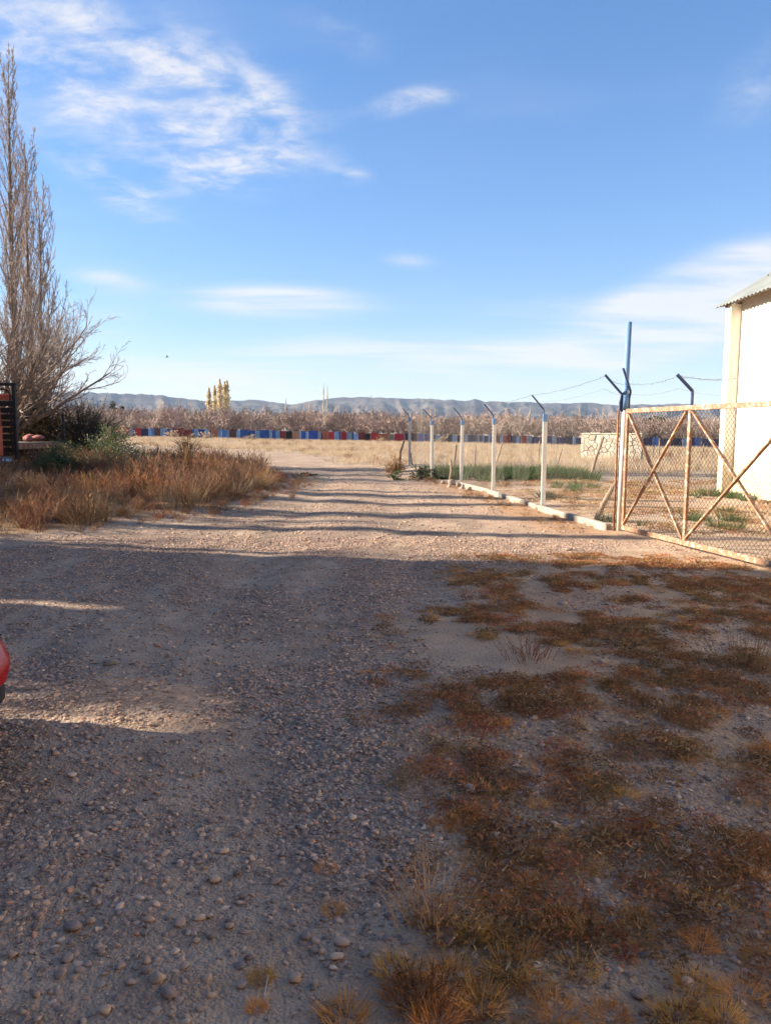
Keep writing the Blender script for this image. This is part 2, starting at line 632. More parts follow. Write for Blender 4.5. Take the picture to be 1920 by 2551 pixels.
def wall_material():
    mt, nt, b = nt_of('whitewash')
    b.inputs['Roughness'].default_value = .85
    g = nt.nodes.new('ShaderNodeNewGeometry')
    sx = nt.nodes.new('ShaderNodeSeparateXYZ'); nt.links.new(g.outputs['Position'], sx.inputs[0])
    n = nz(nt, g.outputs['Position'], 1.6, 6, .6)
    edge = mul(nt, sx.outputs[2], mul(nt, n, -1.5), 'ADD')
    dirt = rng_(nt, edge, 1.0, -.4)
    col = mixc(nt, rng_(nt, nz(nt, g.outputs['Position'], 5, 5), .3, .7), (.70, .64, .54), (.76, .70, .60))
    col = mixc(nt, mul(nt, dirt, .75), col, (.46, .37, .22))
    nt.links.new(col, b.inputs['Base Color'])
    bp = nt.nodes.new('ShaderNodeBump'); bp.inputs['Strength'].default_value = .3; bp.inputs['Distance'].default_value = .01
    nt.links.new(nz(nt, g.outputs['Position'], 18, 5), bp.inputs['Height'])
    nt.links.new(bp.outputs[0], b.inputs['Normal'])
    return mt


def rust_paint(name, paint, rust=(.30, .13, .055), amt=.5, scale=9):
    mt, nt, b = nt_of(name)
    b.inputs['Roughness'].default_value = .7
    tc = nt.nodes.new('ShaderNodeTexCoord')
    n1 = nz(nt, tc.outputs['Object'], scale, 7, .7, .3)
    n2 = nz(nt, tc.outputs['Object'], scale * 4, 5, .6)
    f = rng_(nt, mul(nt, n1, mul(nt, n2, .35), 'ADD'), .93 - amt * .5, 1.0 - amt * .5)
    rc = mixc(nt, rng_(nt, n2, .3, .7), rust, tuple(c * .6 for c in rust))
    pc = mixc(nt, rng_(nt, n1, .2, .8), paint, tuple(c * .75 for c in paint))
    col = mixc(nt, mul(nt, f, .9), pc, rc)
    nt.links.new(col, b.inputs['Base Color'])
    bp = nt.nodes.new('ShaderNodeBump'); bp.inputs['Strength'].default_value = .3; bp.inputs['Distance'].default_value = .004
    nt.links.new(n1, bp.inputs['Height']); nt.links.new(bp.outputs[0], b.inputs['Normal'])
    return mt


def hill_material():
    mt, nt, b = nt_of('hill_scrub')
    b.inputs['Roughness'].default_value = 1
    b.inputs['Specular IOR Level'].default_value = 0
    tc = nt.nodes.new('ShaderNodeTexCoord')
    n = nz(nt, tc.outputs['Object'], .004, 8, .6)
    n2 = nz(nt, tc.outputs['Object'], .03, 5, .6)
    col = mixc(nt, rng_(nt, n, .35, .65), (.045, .041, .037), (.13, .105, .08))  # scrub mottling, its contrast raised to stand in for lit ridges
    col = mixc(nt, rng_(nt, n2, .45, .7, 0, .5), col, (.05, .05, .038))
    nt.links.new(col, b.inputs['Base Color'])
    return mt


def car_paint():
    mt, nt, b = nt_of('car_red')
    b.inputs['Base Color'].default_value = (.27, .003, .006, 1)
    b.inputs['Roughness'].default_value = .22
    b.inputs['Specular IOR Level'].default_value = .22
    b.inputs['Coat Weight'].default_value = .0
    b.inputs['Coat Roughness'].default_value = .06
    tc = nt.nodes.new('ShaderNodeTexCoord')
    n = nz(nt, tc.outputs['Object'], 6, 6, .6)
    nt.links.new(mixc(nt, rng_(nt, n, .5, .8, 0, .18), (.27, .003, .006), (.22, .09, .06)), b.inputs['Base Color'])
    return mt


M['ground'] = ground_material()
M['stone'] = stone_material()
M['white_wall'] = wall_material()
M['gate_paint'] = rust_paint('gate_paint', (.53, .41, .29), (.30, .135, .065), .70, 9)
M['post_white'] = rust_paint('post_white', (.66, .62, .55), (.40, .31, .21), .18, 5)
M['pole_blue'] = rust_paint('pole_blue', (.13, .25, .42), (.36, .40, .44), .35, 3)
M['cap_blue'] = rust_paint('cap_blue', (.13, .24, .42), (.3, .3, .3), .2, 6)
M['rust_pipe'] = rust_paint('rust_pipe', (.34, .17, .08), (.20, .08, .035), .6, 8)
M['hill'] = hill_material()
M['car_red'] = car_paint()

# ------------------------------------------------------------------ layout masks
ROAD_L = [(-5, -9), (9, -7.2), (12.5, -4.8), (16, -3.7), (21, -2.95), (27, -3.2), (33, -5.6), (42, -14), (52, -34), (62, -60)]
ROAD_R = [(-5, 0.4), (2, -0.25), (4, .05), (7.2, .75), (9.5, 1.5), (11, 3.4), (14, 2.9), (20, 2.3), (24, 1.6), (30, .5), (38, -1.2), (52, -4), (66, -12), (80, -30), (92, -60)]


def road_edges(y):
    l = np.interp(y, [p[0] for p in ROAD_L], [p[1] for p in ROAD_L])
    r = np.interp(y, [p[0] for p in ROAD_R], [p[1] for p in ROAD_R])
    return l, r


def road_mask(x, y):
    l, r = road_edges(y)
    w = .4 + .02 * np.abs(y)
    wob = (fbm(np.asarray(x) * .6, np.asarray(y) * .6, 40) - .5) * 2.2
    m_ = sstep(-w, w, x + wob - l) * sstep(-w, w, r - x + wob)
    return m_ * (1 - sstep(85, 95, y))


def dry_mask(x, y):
    """low rusty weeds right of the track in the foreground"""
    x = np.asarray(x, float); y = np.asarray(y, float)
    edge = -.55 + .19 * y
    n = fbm(x * 1.1 + 4, y * .8, 71, 4)
    base = sstep(-.5, .5, x - edge + (n - .5) * 1.4) * (1 - sstep(8.5, 9.3, y + .25 * (x - 2) * .3))
    clump = sstep(.35, .51, fbm(x * 2.0, y * 1.5, 77, 5) + .07 * (1 - sstep(2.6, 4.6, y)))
    bare = np.exp(-((x - 3.6) / .9) ** 2 - ((y - 5.3) / .5) ** 2) + np.exp(-((x - 2.4) / .6) ** 2 - ((y - 7.0) / .35) ** 2) + np.exp(-((x - 2.5) / .45) ** 2 - ((y - 3.95) / .3) ** 2)
    far = sstep(5.0, 7.0, y)
    clump = clump * (.12 + .88 * sstep(.42, .58, fbm(x * 7.5, y * 5.5, 79, 3)))
    return base * np.clip(clump * (1 - np.clip(bare, 0, 1)), 0, 1) * (1 - .2 * far)


FENCE = [gp(1541, 1322), gp(1352, 1268), gp(1228, 1227), gp(1148, 1205), gp(1076, 1191), gp(1020, 1168)]


def fence_x(y):
    ys = [p.y for p in FENCE] + [60, 200]
    xs = [p.x for p in FENCE] + [FENCE[-1].x - 1.6, FENCE[-1].x - 8]
    return np.interp(y, ys, xs)


# ------------------------------------------------------------------ ground
def build_ground():
    def axis(segs):
        out = []
        for a, b, s in segs:
            n = max(1, int(round((b - a) / s)))
            out += list(np.linspace(a, b, n, endpoint=False))
        return out
    ys = axis([(-60, -4, 4), (-4, 1.5, .3), (1.5, 6, .06), (6, 14, .11), (14, 40, .25), (40, 130, 1.5)]) + list(np.geomspace(130, 9000, 30))
    xs_r = axis([(0, 4.5, .07), (4.5, 12, .2), (12, 30, .7), (30, 100, 4)]) + list(np.geomspace(100, 7000, 24))
    xs = sorted(set([-q for q in xs_r] + xs_r))
    X, Y = np.meshgrid(np.array(xs), np.array(ys))
    Z = terrain(X, Y)
    fine = (1 - sstep(10, 16, Y)) * sstep(-2, 1, Y)
    Z = Z + fine * ((fbm(X * 5, Y * 5, 91, 4) - .5) * .035 + (fbm(X * 17, Y * 17, 95, 2) - .5) * .012)
    ny, nx = X.shape
    V = np.stack([X.ravel(), Y.ravel(), Z.ravel()], 1)
    idx = np.arange(ny * nx).reshape(ny, nx)
    Fq = np.stack([idx[:-1, :-1].ravel(), idx[:-1, 1:].ravel(), idx[1:, 1:].ravel(), idx[1:, :-1].ravel()], 1)
    me = bpy.data.meshes.new('ground')
    me.vertices.add(len(V)); me.vertices.foreach_set('co', V.ravel())
    me.loops.add(Fq.size); me.loops.foreach_set('vertex_index', Fq.ravel().astype(np.int32))
    me.polygons.add(len(Fq)); me.polygons.foreach_set('loop_start', (np.arange(len(Fq)) * 4).astype(np.int32))
    me.polygons.foreach_set('use_smooth', np.ones(len(Fq), bool))
    me.update()
    x, y = V[:, 0], V[:, 1]
    road = road_mask(x, y)
    stony = np.clip(road * (.15 + .85 * sstep(.34, .52, fbm(x * 1.3, y * .45, 21, 4))) * (1 - .75 * sstep(11, 20, y)), 0, 1)
    verge = sstep(.3, -.6, x - np.interp(y, [p[0] for p in ROAD_L], [p[1] for p in ROAD_L])) * sstep(11, 12.5, y) * (1 - sstep(33, 38, y))
    zone = sstep(-.5, .5, x - (-.55 + .19 * y) + (fbm(x * 1.1 + 4, y * .8, 71, 4) - .5) * 1.4) * (1 - sstep(8.5, 9.3, y))
    litter = np.clip(dry_mask(x, y) + .45 * zone + verge, 0, 1)
    # dead grass along the kerb and across the yard
    kerb = np.exp(-((x - fence_x(y) + .6) / .6) ** 2) * sstep(11.5, 13, y) * (1 - sstep(24, 27, y))
    strip = np.exp(-((y - 9.6) / .35) ** 2) * sstep(.8, 2.2, x)
    litter = np.clip(litter + .9 * kerb + .8 * strip * sstep(.4, .55, fbm(x, y * 2, 8)), 0, 1)
    yard = sstep(0, .6, x - fence_x(y)) * sstep(12, 14, y) * (1 - sstep(25, 28, y))
    litter = np.clip(litter + .55 * yard * sstep(.45, .6, fbm(x * .4, y * 1.5, 9)), 0, 1)
    field = sstep(28, 42, y) * (1 - road)
    field = np.maximum(field, sstep(25, 29, y) * sstep(0, 1, x - fence_x(y)))
    col = np.stack([stony, litter, field, np.ones_like(x)], 1)
    ca = me.attributes.new('cover', 'FLOAT_COLOR', 'POINT')
    ca.data.foreach_set('color', col.astype(np.float32).ravel())
    g = link_mesh('ground', me, M['ground'])
    tag(g, kind='structure')
    return g


ground = build_ground()


# ------------------------------------------------------------------ hills and haze
def build_hills():
    prof = [(-600, 992), (-200, 985), (0, 982), (120, 977), (230, 978), (300, 982), (390, 984), (440, 991), (500, 999), (560, 1000), (620, 996), (660, 1000), (725, 1008),
            (770, 1001), (830, 993), (880, 990), (945, 992), (1000, 995), (1035, 993), (1070, 995), (1100, 998), (1123, 995), (1150, 999), (1178, 995), (1205, 1002),
            (1232, 1000), (1262, 1004), (1300, 1001), (1340, 1004), (1400, 1006), (1470, 1004), (1540, 1010), (1700, 1006), (1850, 1011), (2100, 1005), (2600, 1000)]
    px = np.array([p[0] for p in prof]); py = np.array([p[1] for p in prof])
    RR = 4600.0
    th_p = np.arctan2(px - CX, FPX)
    hz = 1078 + (px - CX) * math.tan(ROLL)
    tan_e = (hz - py) / np.sqrt(FPX ** 2 + (px - CX) ** 2)
    nth, nr = 620, 90
    th = np.linspace(R(-40), R(40), nth)
    tcr = np.linspace(0, 1.35, nr)
    T, S = np.meshgrid(th, tcr)
    crest = np.interp(T, th_p, tan_e) * RR + EYE
    crest = crest + (fbm(T * 120, S * 0 + 3, 55, 4) - .5) * 13
    rad = 2300 + (RR - 2300) * S
    # spurs running down from the crest
    warp = (fbm(T * 22, S * 2.2, 33, 4) - .5) * .11
    spur = 1 - np.abs(2 * vnoise((T + warp) * 46 + S * 1.3, S * .8, 61) - 1)
    spur2 = 1 - np.abs(2 * vnoise((T + warp) * 120 + S * 2, S * 1.6, 63) - 1)
    up = np.where(S < 1, np.clip(S, 0, 1) ** 1.25, np.clip(1 - (S - 1) * 1.2, 0, 1))
    body = .38 + .45 * spur + .17 * spur2
    k = sstep(.55, 1.0, np.minimum(S, 2 - S))
    Zh = crest * up * (body * (1 - k) + k * (.80 + .20 * np.maximum(spur, .6)) * 1.0)
    Zh = np.where(np.abs(S - 1) < .008, crest, Zh)
    Zh = np.minimum(Zh, crest * (.25 + .75 * np.minimum(S, 1)))
    Zh[0] = -30; Zh[-1] = -30
    V = np.stack([np.sin(T) * rad, np.cos(T) * rad, Zh], 2).reshape(-1, 3)
    idx = np.arange(nr * nth).reshape(nr, nth)
    Fq = np.stack([idx[:-1, :-1].ravel(), idx[:-1, 1:].ravel(), idx[1:, 1:].ravel(), idx[1:, :-1].ravel()], 1)
    me = bpy.data.meshes.new('hills')
    me.from_pydata(V.tolist(), [], Fq.tolist())
    me.polygons.foreach_set('use_smooth', [True] * len(me.polygons))
    return tag(link_mesh('hills', me, M['hill']), kind='structure')


build_hills()
HAZE_DENSITY = 0.00007


def build_haze():
    mb = MB()
    mb.box((0, 4200, 190), (13800, 9400, 420))
    mt = bpy.data.materials.new('haze_air')
    mt.use_nodes = True
    nt = mt.node_tree
    nt.nodes.remove(nt.nodes['Principled BSDF'])
    pv = nt.nodes.new('ShaderNodeVolumePrincipled')
    pv.inputs['Color'].default_value = (.55, .72, .98, 1)
    pv.inputs['Density'].default_value = HAZE_DENSITY
    nt.links.new(pv.outputs[0], nt.nodes['Material Output'].inputs['Volume'])
    return tag(mb.build('haze', mt), 'pale even haze in the air over the valley', 'haze', kind='stuff')


if HAZE_DENSITY > 0:
    build_haze()


# ------------------------------------------------------------------ scatter helper
def source_collection(name, meshes, mats):
    c = bpy.data.collections.new(name)
    for i, me in enumerate(meshes):
        mt = mats[i] if isinstance(mats, list) else mats
        me.materials.append(mt)
        o = bpy.data.objects.new('%s_%02d' % (name, i), me)
        c.objects.link(o)
    return c


def scatter(name, pts, rot, scl, idx, coll, label, cat):
    me = bpy.data.meshes.new(name)
    n = len(pts)
    me.vertices.add(n)
    me.vertices.foreach_set('co', np.asarray(pts, np.float32).ravel())
    for an, arr in (('rot', rot), ('scl', scl)):
        a = me.attributes.new(an, 'FLOAT_VECTOR', 'POINT')
        a.data.foreach_set('vector', np.asarray(arr, np.float32).ravel())
    a = me.attributes.new('idx', 'INT', 'POINT')
    a.data.foreach_set('value', np.asarray(idx, np.int32))
    o = link_mesh(name, me, None)
    ng = bpy.data.node_groups.new(name, 'GeometryNodeTree')
    ng.interface.new_socket('Geometry', in_out='INPUT', socket_type='NodeSocketGeometry')
    ng.interface.new_socket('Geometry', in_out='OUTPUT', socket_type='NodeSocketGeometry')
    gi = ng.nodes.new('NodeGroupInput'); go = ng.nodes.new('NodeGroupOutput')
    ci = ng.nodes.new('GeometryNodeCollectionInfo')
    ci.inputs['Collection'].default_value = coll
    ci.inputs['Separate Children'].default_value = True
    ci.inputs['Reset Children'].default_value = True
    ip = ng.nodes.new('GeometryNodeInstanceOnPoints')
    ip.inputs['Pick Instance'].default_value = True

    def na(nm, t):
        q = ng.nodes.new('GeometryNodeInputNamedAttribute')
        q.data_type = t
        q.inputs['Name'].default_value = nm
        return [s for s in q.outputs if s.enabled and s.name == 'Attribute'][0]
    e2r = ng.nodes.new('FunctionNodeEulerToRotation')
    ng.links.new(na('rot', 'FLOAT_VECTOR'), e2r.inputs[0])
    ng.links.new(gi.outputs[0], ip.inputs['Points'])
    ng.links.new(ci.outputs[0], ip.inputs['Instance'])
    ng.links.new(na('idx', 'INT'), ip.inputs['Instance Index'])
    ng.links.new(e2r.outputs[0], ip.inputs['Rotation'])
    ng.links.new(na('scl', 'FLOAT_VECTOR'), ip.inputs['Scale'])
    ng.links.new(ip.outputs[0], go.inputs[0])
    md = o.modifiers.new('scatter', 'NODES')
    md.node_group = ng
    return tag(o, label, cat, kind='stuff')


# ------------------------------------------------------------------ plant and stone meshes
def stone_mesh(name, seed, sub=2):
    bm = bmesh.new()
    bmesh.ops.create_icosphere(bm, subdivisions=sub, radius=1)
    rr = random.Random(seed)
    ax = [Vector((rr.gauss(0, 1), rr.gauss(0, 1), rr.gauss(0, 1))).normalized() for _ in range(9)]
    cut = [rr.uniform(.50, .85) for _ in ax]
    ph = [rr.uniform(0, 6) for _ in range(3)]
    for v in bm.verts:
        n = v.co.copy()
        s = 1.0
        for a, c in zip(ax, cut):
            d = n.dot(a)
            if d > c:
                s = min(s, c / d * .85 + .15)
        s *= 1 + .07 * math.sin(3 * n.x + ph[0]) + .06 * math.sin(4 * n.y + ph[1]) + .05 * math.sin(5 * n.z + ph[2])
        v.co = n * s
    me = bpy.data.meshes.new(name)
    bm.to_mesh(me); bm.free()
    me.polygons.foreach_set('use_smooth', [True] * len(me.polygons))
    return me


def blade(mb, p, d, L, w, bend, segs=2, side=None):
    d = d.normalized()
    s = side or d.cross(Vector((random.gauss(0, 1), random.gauss(0, 1), .2)))
    if s.length < 1e-3: s = Vector((1, 0, 0))
    s.normalize()
    q = p.copy(); vs = [q - s * w / 2, q + s * w / 2]; fs = []
    for i in range(segs):
        d = (d + bend * (1.0 / segs)).normalized()
        q = q + d * L / segs
        ww = w * (1 - (i + 1) / segs)
        k = len(vs)
        if i == segs - 1:
            vs.append(q.copy()); fs.append((k - 2, k - 1, k))
        else:
            vs += [q - s * ww / 2, q + s * ww / 2]; fs.append((k - 2, k - 1, k + 1, k))
    mb.add(vs, fs)
    return q


def tuft_mesh(name, n, h, spread, w, lean=.5):
    mb = MB()
    for i in range(n):
        a = random.uniform(0, 6.28); r = spread * math.sqrt(random.random()) * .4
        out = Vector((math.cos(a), math.sin(a), 0))
        d = Vector((0, 0, 1)) + out * random.uniform(0, lean) * 1.2
        L = h * random.uniform(.5, 1.1)
        blade(mb, out * r, d, L, w * random.uniform(.7, 1.3), (out * random.uniform(.1, .9) - Vector((0, 0, random.uniform(0, .5)))) * lean)
    return mb.mesh(name)


def weed_mesh(name, stems, h, spread, tw, w):
    """bushy dry weed: upright stems with many side twigs"""
    mb = MB()
    for i in range(stems):
        a = random.uniform(0, 6.28)
        out = Vector((math.cos(a), math.sin(a), 0))
        p = out * random.uniform(0, spread * .25)
        d = (Vector((0, 0, 1)) + out * random.uniform(0, 1.25)).normalized()
        L = h * random.uniform(.55, 1.05)
        blade(mb, p, d, L, w * 1.3, out * .15, 2)
        for k in range(tw):
            t = random.uniform(.2, 1)
            q = p + d * L * t
            b = random.uniform(0, 6.28)
            o2 = Vector((math.cos(b), math.sin(b), 0))
            blade(mb, q, (d * .8 + o2 * .8), L * random.uniform(.10, .30), w, Vector((0, 0, .3)), 1)
    return mb.mesh(name)


def mat_mesh(name, n, rad, h):
    """flat, prostrate dry weed"""
    mb = MB()
    for i in range(n):
        a = random.uniform(0, 6.28); r = rad * math.sqrt(random.random())
        p = Vector((math.cos(a) * r, math.sin(a) * r, random.uniform(0, h * (1 - r / rad * .6))))
        d = Vector((random.gauss(0, 1), random.gauss(0, 1), random.uniform(0, .9)))
        blade(mb, p, d, random.uniform(.012, .036), random.uniform(.004, .010), Vector((0, 0, random.uniform(-.4, .2))), 1)
    return mb.mesh(name)


# ------------------------------------------------------------------ gravel
STONES = [stone_mesh('pebble_shape_%d' % i, 100 + i, 2) for i in range(8)]
COL_STONE = source_collection('pebble', [s.copy() for s in STONES], M['stone'])


def gravel(name, n_try, ymin, ymax, smin, smax, dens, seed, label):
    rg = np.random.default_rng(seed)
    # candidates uniformly over the seen wedge
    y = np.sqrt(rg.uniform(ymin ** 2, ymax ** 2, n_try))
    x = rg.uniform(-1, 1, n_try) * (.56 * y + .3)
    keep = rg.random(n_try) < dens(x, y)
    x, y = x[keep], y[keep]
    n = len(x)
    s = smin * (smax / smin) ** (rg.random(n) ** 2.0)
    z = terrain(x, y) + (1 - sstep(10, 16, y)) * ((fbm(x * 5, y * 5, 91, 4) - .5) * .035 + (fbm(x * 17, y * 17, 95, 2) - .5) * .012)
    sc = np.stack([s * rg.uniform(.85, 1.35, n), s * rg.uniform(.7, 1.05, n), s * rg.uniform(.30, .58, n)], 1) * .5
    rot = np.stack([rg.normal(0, .25, n), rg.normal(0, .25, n), rg.uniform(0, 6.28, n)], 1)
    pts = np.stack([x, y, z + sc[:, 2] * rg.uniform(-.45, .4, n)], 1)
    return scatter(name, pts, rot, sc, rg.integers(0, 8, n), COL_STONE, label, 'gravel')


def pebble_density(x, y):
    road = road_mask(x, y)
    patch = sstep(.32, .52, fbm(x * 1.3, y * .45, 21, 4))
    patch = np.clip(patch + .42 * (1 - sstep(2.7, 3.6, y)) * sstep(.3, -.5, x), 0, 1)
    right = sstep(.42, .6, fbm(x * 1.4, y * 1.1, 29, 3)) * .45
    return np.clip(road * (.19 + .81 * patch) + (1 - road) * right, 0, 1) * (1 - .6 * dry_mask(x, y))


gravel('gravel', 150000, 1.7, 5.2, .006, .038, pebble_density, 1, 'fine grey and brown river gravel over the near part of the track')
gravel('gravel', 46000, 1.7, 3.6, .005, .013, lambda x, y: .25 + .75 * pebble_density(x, y), 4, 'finest grit between the stones at the very front')
gravel('gravel', 200000, 5.0, 11.5, .011, .042, pebble_density, 2, 'grey gravel over the shaded middle of the track')
gravel('gravel', 110000, 11.0, 36, .02, .07, lambda x, y: road_mask(x, y) * (.25 + .65 * sstep(.4, .6, fbm(x * .6, y * .6, 21))), 3,
       'sunlit gravel on the far stretch of the track')


def big_stones():
    """the largest cobbles, each a piece of the ground"""
    meshes = []
    for s in STONES:
        c = s.copy(); c.materials.append(M['stone']); meshes.append(c)
    n = 0
    rr = random.Random(5)
    spots = []
    hand = [(1690, 2235, 46), (1590, 2480, 55), (840, 2385, 42), (735, 2440, 44), (515, 2440, 34), (760, 2335, 34), (920, 2425, 34), (850, 2350, 40),
            (1170, 1970, 48), (1240, 2090, 50), (1880, 2335, 40), (1890, 2240, 36), (1360, 2240, 26), (180, 2310, 50), (390, 2440, 60), (420, 2480, 55),
            (1675, 1972, 34), (1790, 2090, 34), (1600, 2520, 32), (1515, 2460, 28), (1405, 2425, 32), (780, 2465, 22), (1830, 2210, 34), (1710, 2450, 42),
            (30, 2380, 38), (90, 2480, 40), (345, 2120, 30), (530, 2050, 30), (520, 2090, 32), (320, 2170, 30), (240, 2250, 34), (500, 2290, 32), (570, 2310, 34),
            (460, 2410, 30), (85, 2240, 34), (260, 2520, 40), (600, 2455, 36), (390, 2520, 34), (1350, 1935, 34), (1300, 1810, 30), (1330, 1790, 24),
            (1500, 1652, 26), (1770, 1672, 26), (1640, 1720, 26), (1430, 1570, 22), (1400, 1505, 34), (1120, 2120, 30), (1060, 2240, 28), (1010, 2350, 34), (940, 2200, 34)]
    for x, y, w in hand:
        p = gp(x, y); spots.append((p, w * p.y / FPX * .5))
    while len(spots) < 250:
        y = 2.1 + 4.2 * rr.random() ** 1.5
        x = rr.uniform(-.5, .5) * y
        if rr.random() > float(pebble_density(x, y)) + .25: continue
        spots.append((Vector((x, y, tz(x, y))), rr.uniform(.013, .024)))
    for p, s in spots:
        o = bpy.data.objects.new('stone', meshes[n % 8]); n += 1
        COL.objects.link(o)
        o.parent = ground
        o.scale = (s * rr.uniform(.95, 1.2), s * rr.uniform(.75, 1), s * rr.uniform(.35, .6))
        o.rotation_euler = (rr.gauss(0, .12), rr.gauss(0, .12), rr.uniform(0, 6.28))
        o.location = (p.x, p.y, p.z + o.scale[2] * .2 + .002)


big_stones()

# ------------------------------------------------------------------ ground cover
M['mat_brown'] = pm('mat_brown', [(.17, .088, .04), (.34, .19, .09)], 8, .9, trans=.1, rand=.35)
M['mat_straw'] = pm('mat_straw', [(.28, .19, .10), (.50, .37, .21)], 8, .9, trans=.15, rand=.3)
M['mat_olive'] = pm('mat_olive', [(.20, .115, .05), (.36, .21, .085)], 8, .9, trans=.15, rand=.3)
COL_MAT = source_collection('mat_weed', [mat_mesh('mat_shape_%d' % i, 130, .13, .024) for i in range(3)] + [mat_mesh('mat_shape_b', 200, .13, .03), mat_mesh('mat_shape_c', 90, .16, .03), mat_mesh('mat_shape_d', 150, .11, .03)], [M['mat_weed'], M['mat_weed'], M['mat_brown'], M['mat_brown'], M['mat_straw'], M['mat_olive']])
COL_TUFT = source_collection('orange_tuft', [tuft_mesh('tuft_shape_%d' % i, 90, .06, .12, .0032, .9) for i in range(3)], M['grass_orange'])
COL_WEED = source_collection('dry_weed', [weed_mesh('weed_shape_%d' % i, 26, .62, .6, 13, .010) for i in range(4)] + [tuft_mesh('weed_grass_%d' % i, 70, .5, .6, .008, .55) for i in range(2)],
                             [M['weed_rust'], M['weed_rust'], M['weed_brown'], M['weed_grey'], M['weed_tan'], M['weed_tan']])
COL_STRAW = source_collection('straw_tuft', [tuft_mesh('straw_shape_%d' % i, 55, .6, 1.0, .014, .5) for i in range(3)], M['straw'])
COL_GREEN = source_collection('green_weed', [tuft_mesh('green_shape_%d' % i, 60, .32, .5, .02, .7) for i in range(2)], M['grass_green'])


def scatter_mask(name, n_try, xr, yr, dens, smin, smax, coll, nidx, seed, label, cat, wedge=False, zsc=(.8, 1.2), sink=0.0, tilt=.12, hf=None):
    rg = np.random.default_rng(seed)
    if wedge:
        y = np.sqrt(rg.uniform(yr[0] ** 2, yr[1] ** 2, n_try)); x = rg.uniform(-1, 1, n_try) * (.56 * y + .3)
    else:
        x = rg.uniform(*xr, n_try); y = rg.uniform(*yr, n_try)
    k = rg.random(n_try) < dens(x, y)
    x, y = x[k], y[k]
    n = len(x)
    s = rg.uniform(smin, smax, n) * (1 if hf is None else hf(x, y))
    sc = np.stack([s, s, s * rg.uniform(zsc[0], zsc[1], n)], 1)
    rot = np.stack([rg.normal(0, tilt, n), rg.normal(0, tilt, n), rg.uniform(0, 6.28, n)], 1)
    return scatter(name, np.stack([x, y, terrain(x, y) - sink], 1), rot, sc, rg.integers(0, nidx, n), coll, label, cat)


scatter_mask('ground_weeds', 24000, None, (1.8, 10.8), lambda x, y: dry_mask(x, y) * .95, .45, 1.15, COL_MAT, 6, 31,
             'flat rusty brown dry weeds matting the ground right of the track', 'ground cover', True)
scatter_mask('dry_grass', 16000, None, (1.8, 10.8), lambda x, y: dry_mask(x, y) * .34 * sstep(.4, .62, fbm(x * 2, y * 2, 12)), .4, .9, COL_TUFT, 3, 32,
             'small orange dry grass tufts among the flat weeds', 'grass', True)
scatter_mask('dry_grass', 2600, (.6, 6.0), (9.0, 10.3), lambda x, y: np.exp(-((y - 9.6 + .12 * x - .35) / .3) ** 2) * sstep(.8, 2.2, x) * .75 * sstep(.4, .55, fbm(x * 2, y * 3, 88)), .6, 1.2, COL_MAT, 6, 33,
             'strip of dry grass across the entrance in front of the gate', 'grass')


def left_verge(x, y):
    l = np.interp(y, [p[0] for p in ROAD_L], [p[1] for p in ROAD_L])
    e = l - .25 + (fbm(x * .9, y * .9, 18) - .5) * .9
    inside = sstep(0, .35, e - x) * sstep(11.2, 11.9, y + (fbm(x, y, 19) - .5)) * (1 - sstep(29, 33, y + (x + 3) * .25))
    truck = ((x > -14.8) & (x < -12.1) & (y > 22.4) & (y < 29.6))
    return inside * (1 - truck)


scatter_mask('dry_weeds', 7500, (-22, -2.3), (11, 34), lambda x, y: left_verge(x, y) * (.55 + .45 * sstep(.4, .6, fbm(x * .5, y * .5, 6))), .55, 1.15, COL_WEED, 6, 34,
             'tall rusty brown dry weeds on the verge left of the track', 'weeds', zsc=(.8, 1.2), hf=lambda x, y: .38 + 1.0 * sstep(.36, .66, fbm(x * .75, y * .5, 66, 3)))


def fringe(x, y):
    l = np.interp(y, [p[0] for p in ROAD_L], [p[1] for p in ROAD_L])
    return np.exp(-((x - l - .1) / .65) ** 2) * sstep(11, 12, y) * (1 - sstep(27, 31, y)) * .7


scatter_mask('dry_weeds', 2600, (-7.5, -2), (11, 32), fringe, .15, .42, COL_WEED, 6, 35, 'short straggling dry weeds along the left edge of the track', 'weeds', zsc=(.5, .9))


def straw_left(x, y):
    r = road_mask(x, y)
    return (1 - r) * sstep(31, 37, y) * (1 - sstep(0, .8, x - fence_x(y))) * (.10 + .90 * sstep(.42, .56, fbm(x * .16, y * .22, 51, 4)))


scatter_mask('straw_grass', 15000, (-62, 6), (31, 128), straw_left, .5, 1.15, COL_STRAW, 3, 36, 'pale straw grass over the open field left of the wire fence', 'grass', zsc=(.6, 1.0))


def straw_right(x, y):
    return sstep(0, .8, x - fence_x(y)) * sstep(28.5, 31, y + (fbm(x * .5, y * .5, 4) - .5) * 3) * (.35 + .65 * sstep(.35, .55, fbm(x * .15, y * .2, 57)))


scatter_mask('straw_grass', 9000, (-4, 60), (28, 124), straw_right, .6, 1.05, COL_STRAW, 3, 37, 'taller pale straw grass behind the wire fence', 'grass', zsc=(.8, 1.25))


def green_strip(x, y):
    return sstep(0, .4, x - fence_x(y) - .1) * np.exp(-((y - 27.4 - .12 * x) / 1.1) ** 2) * (1 - sstep(6.6, 7.6, x)) * sstep(.3, .5, fbm(x * .8, y * .8, 15))


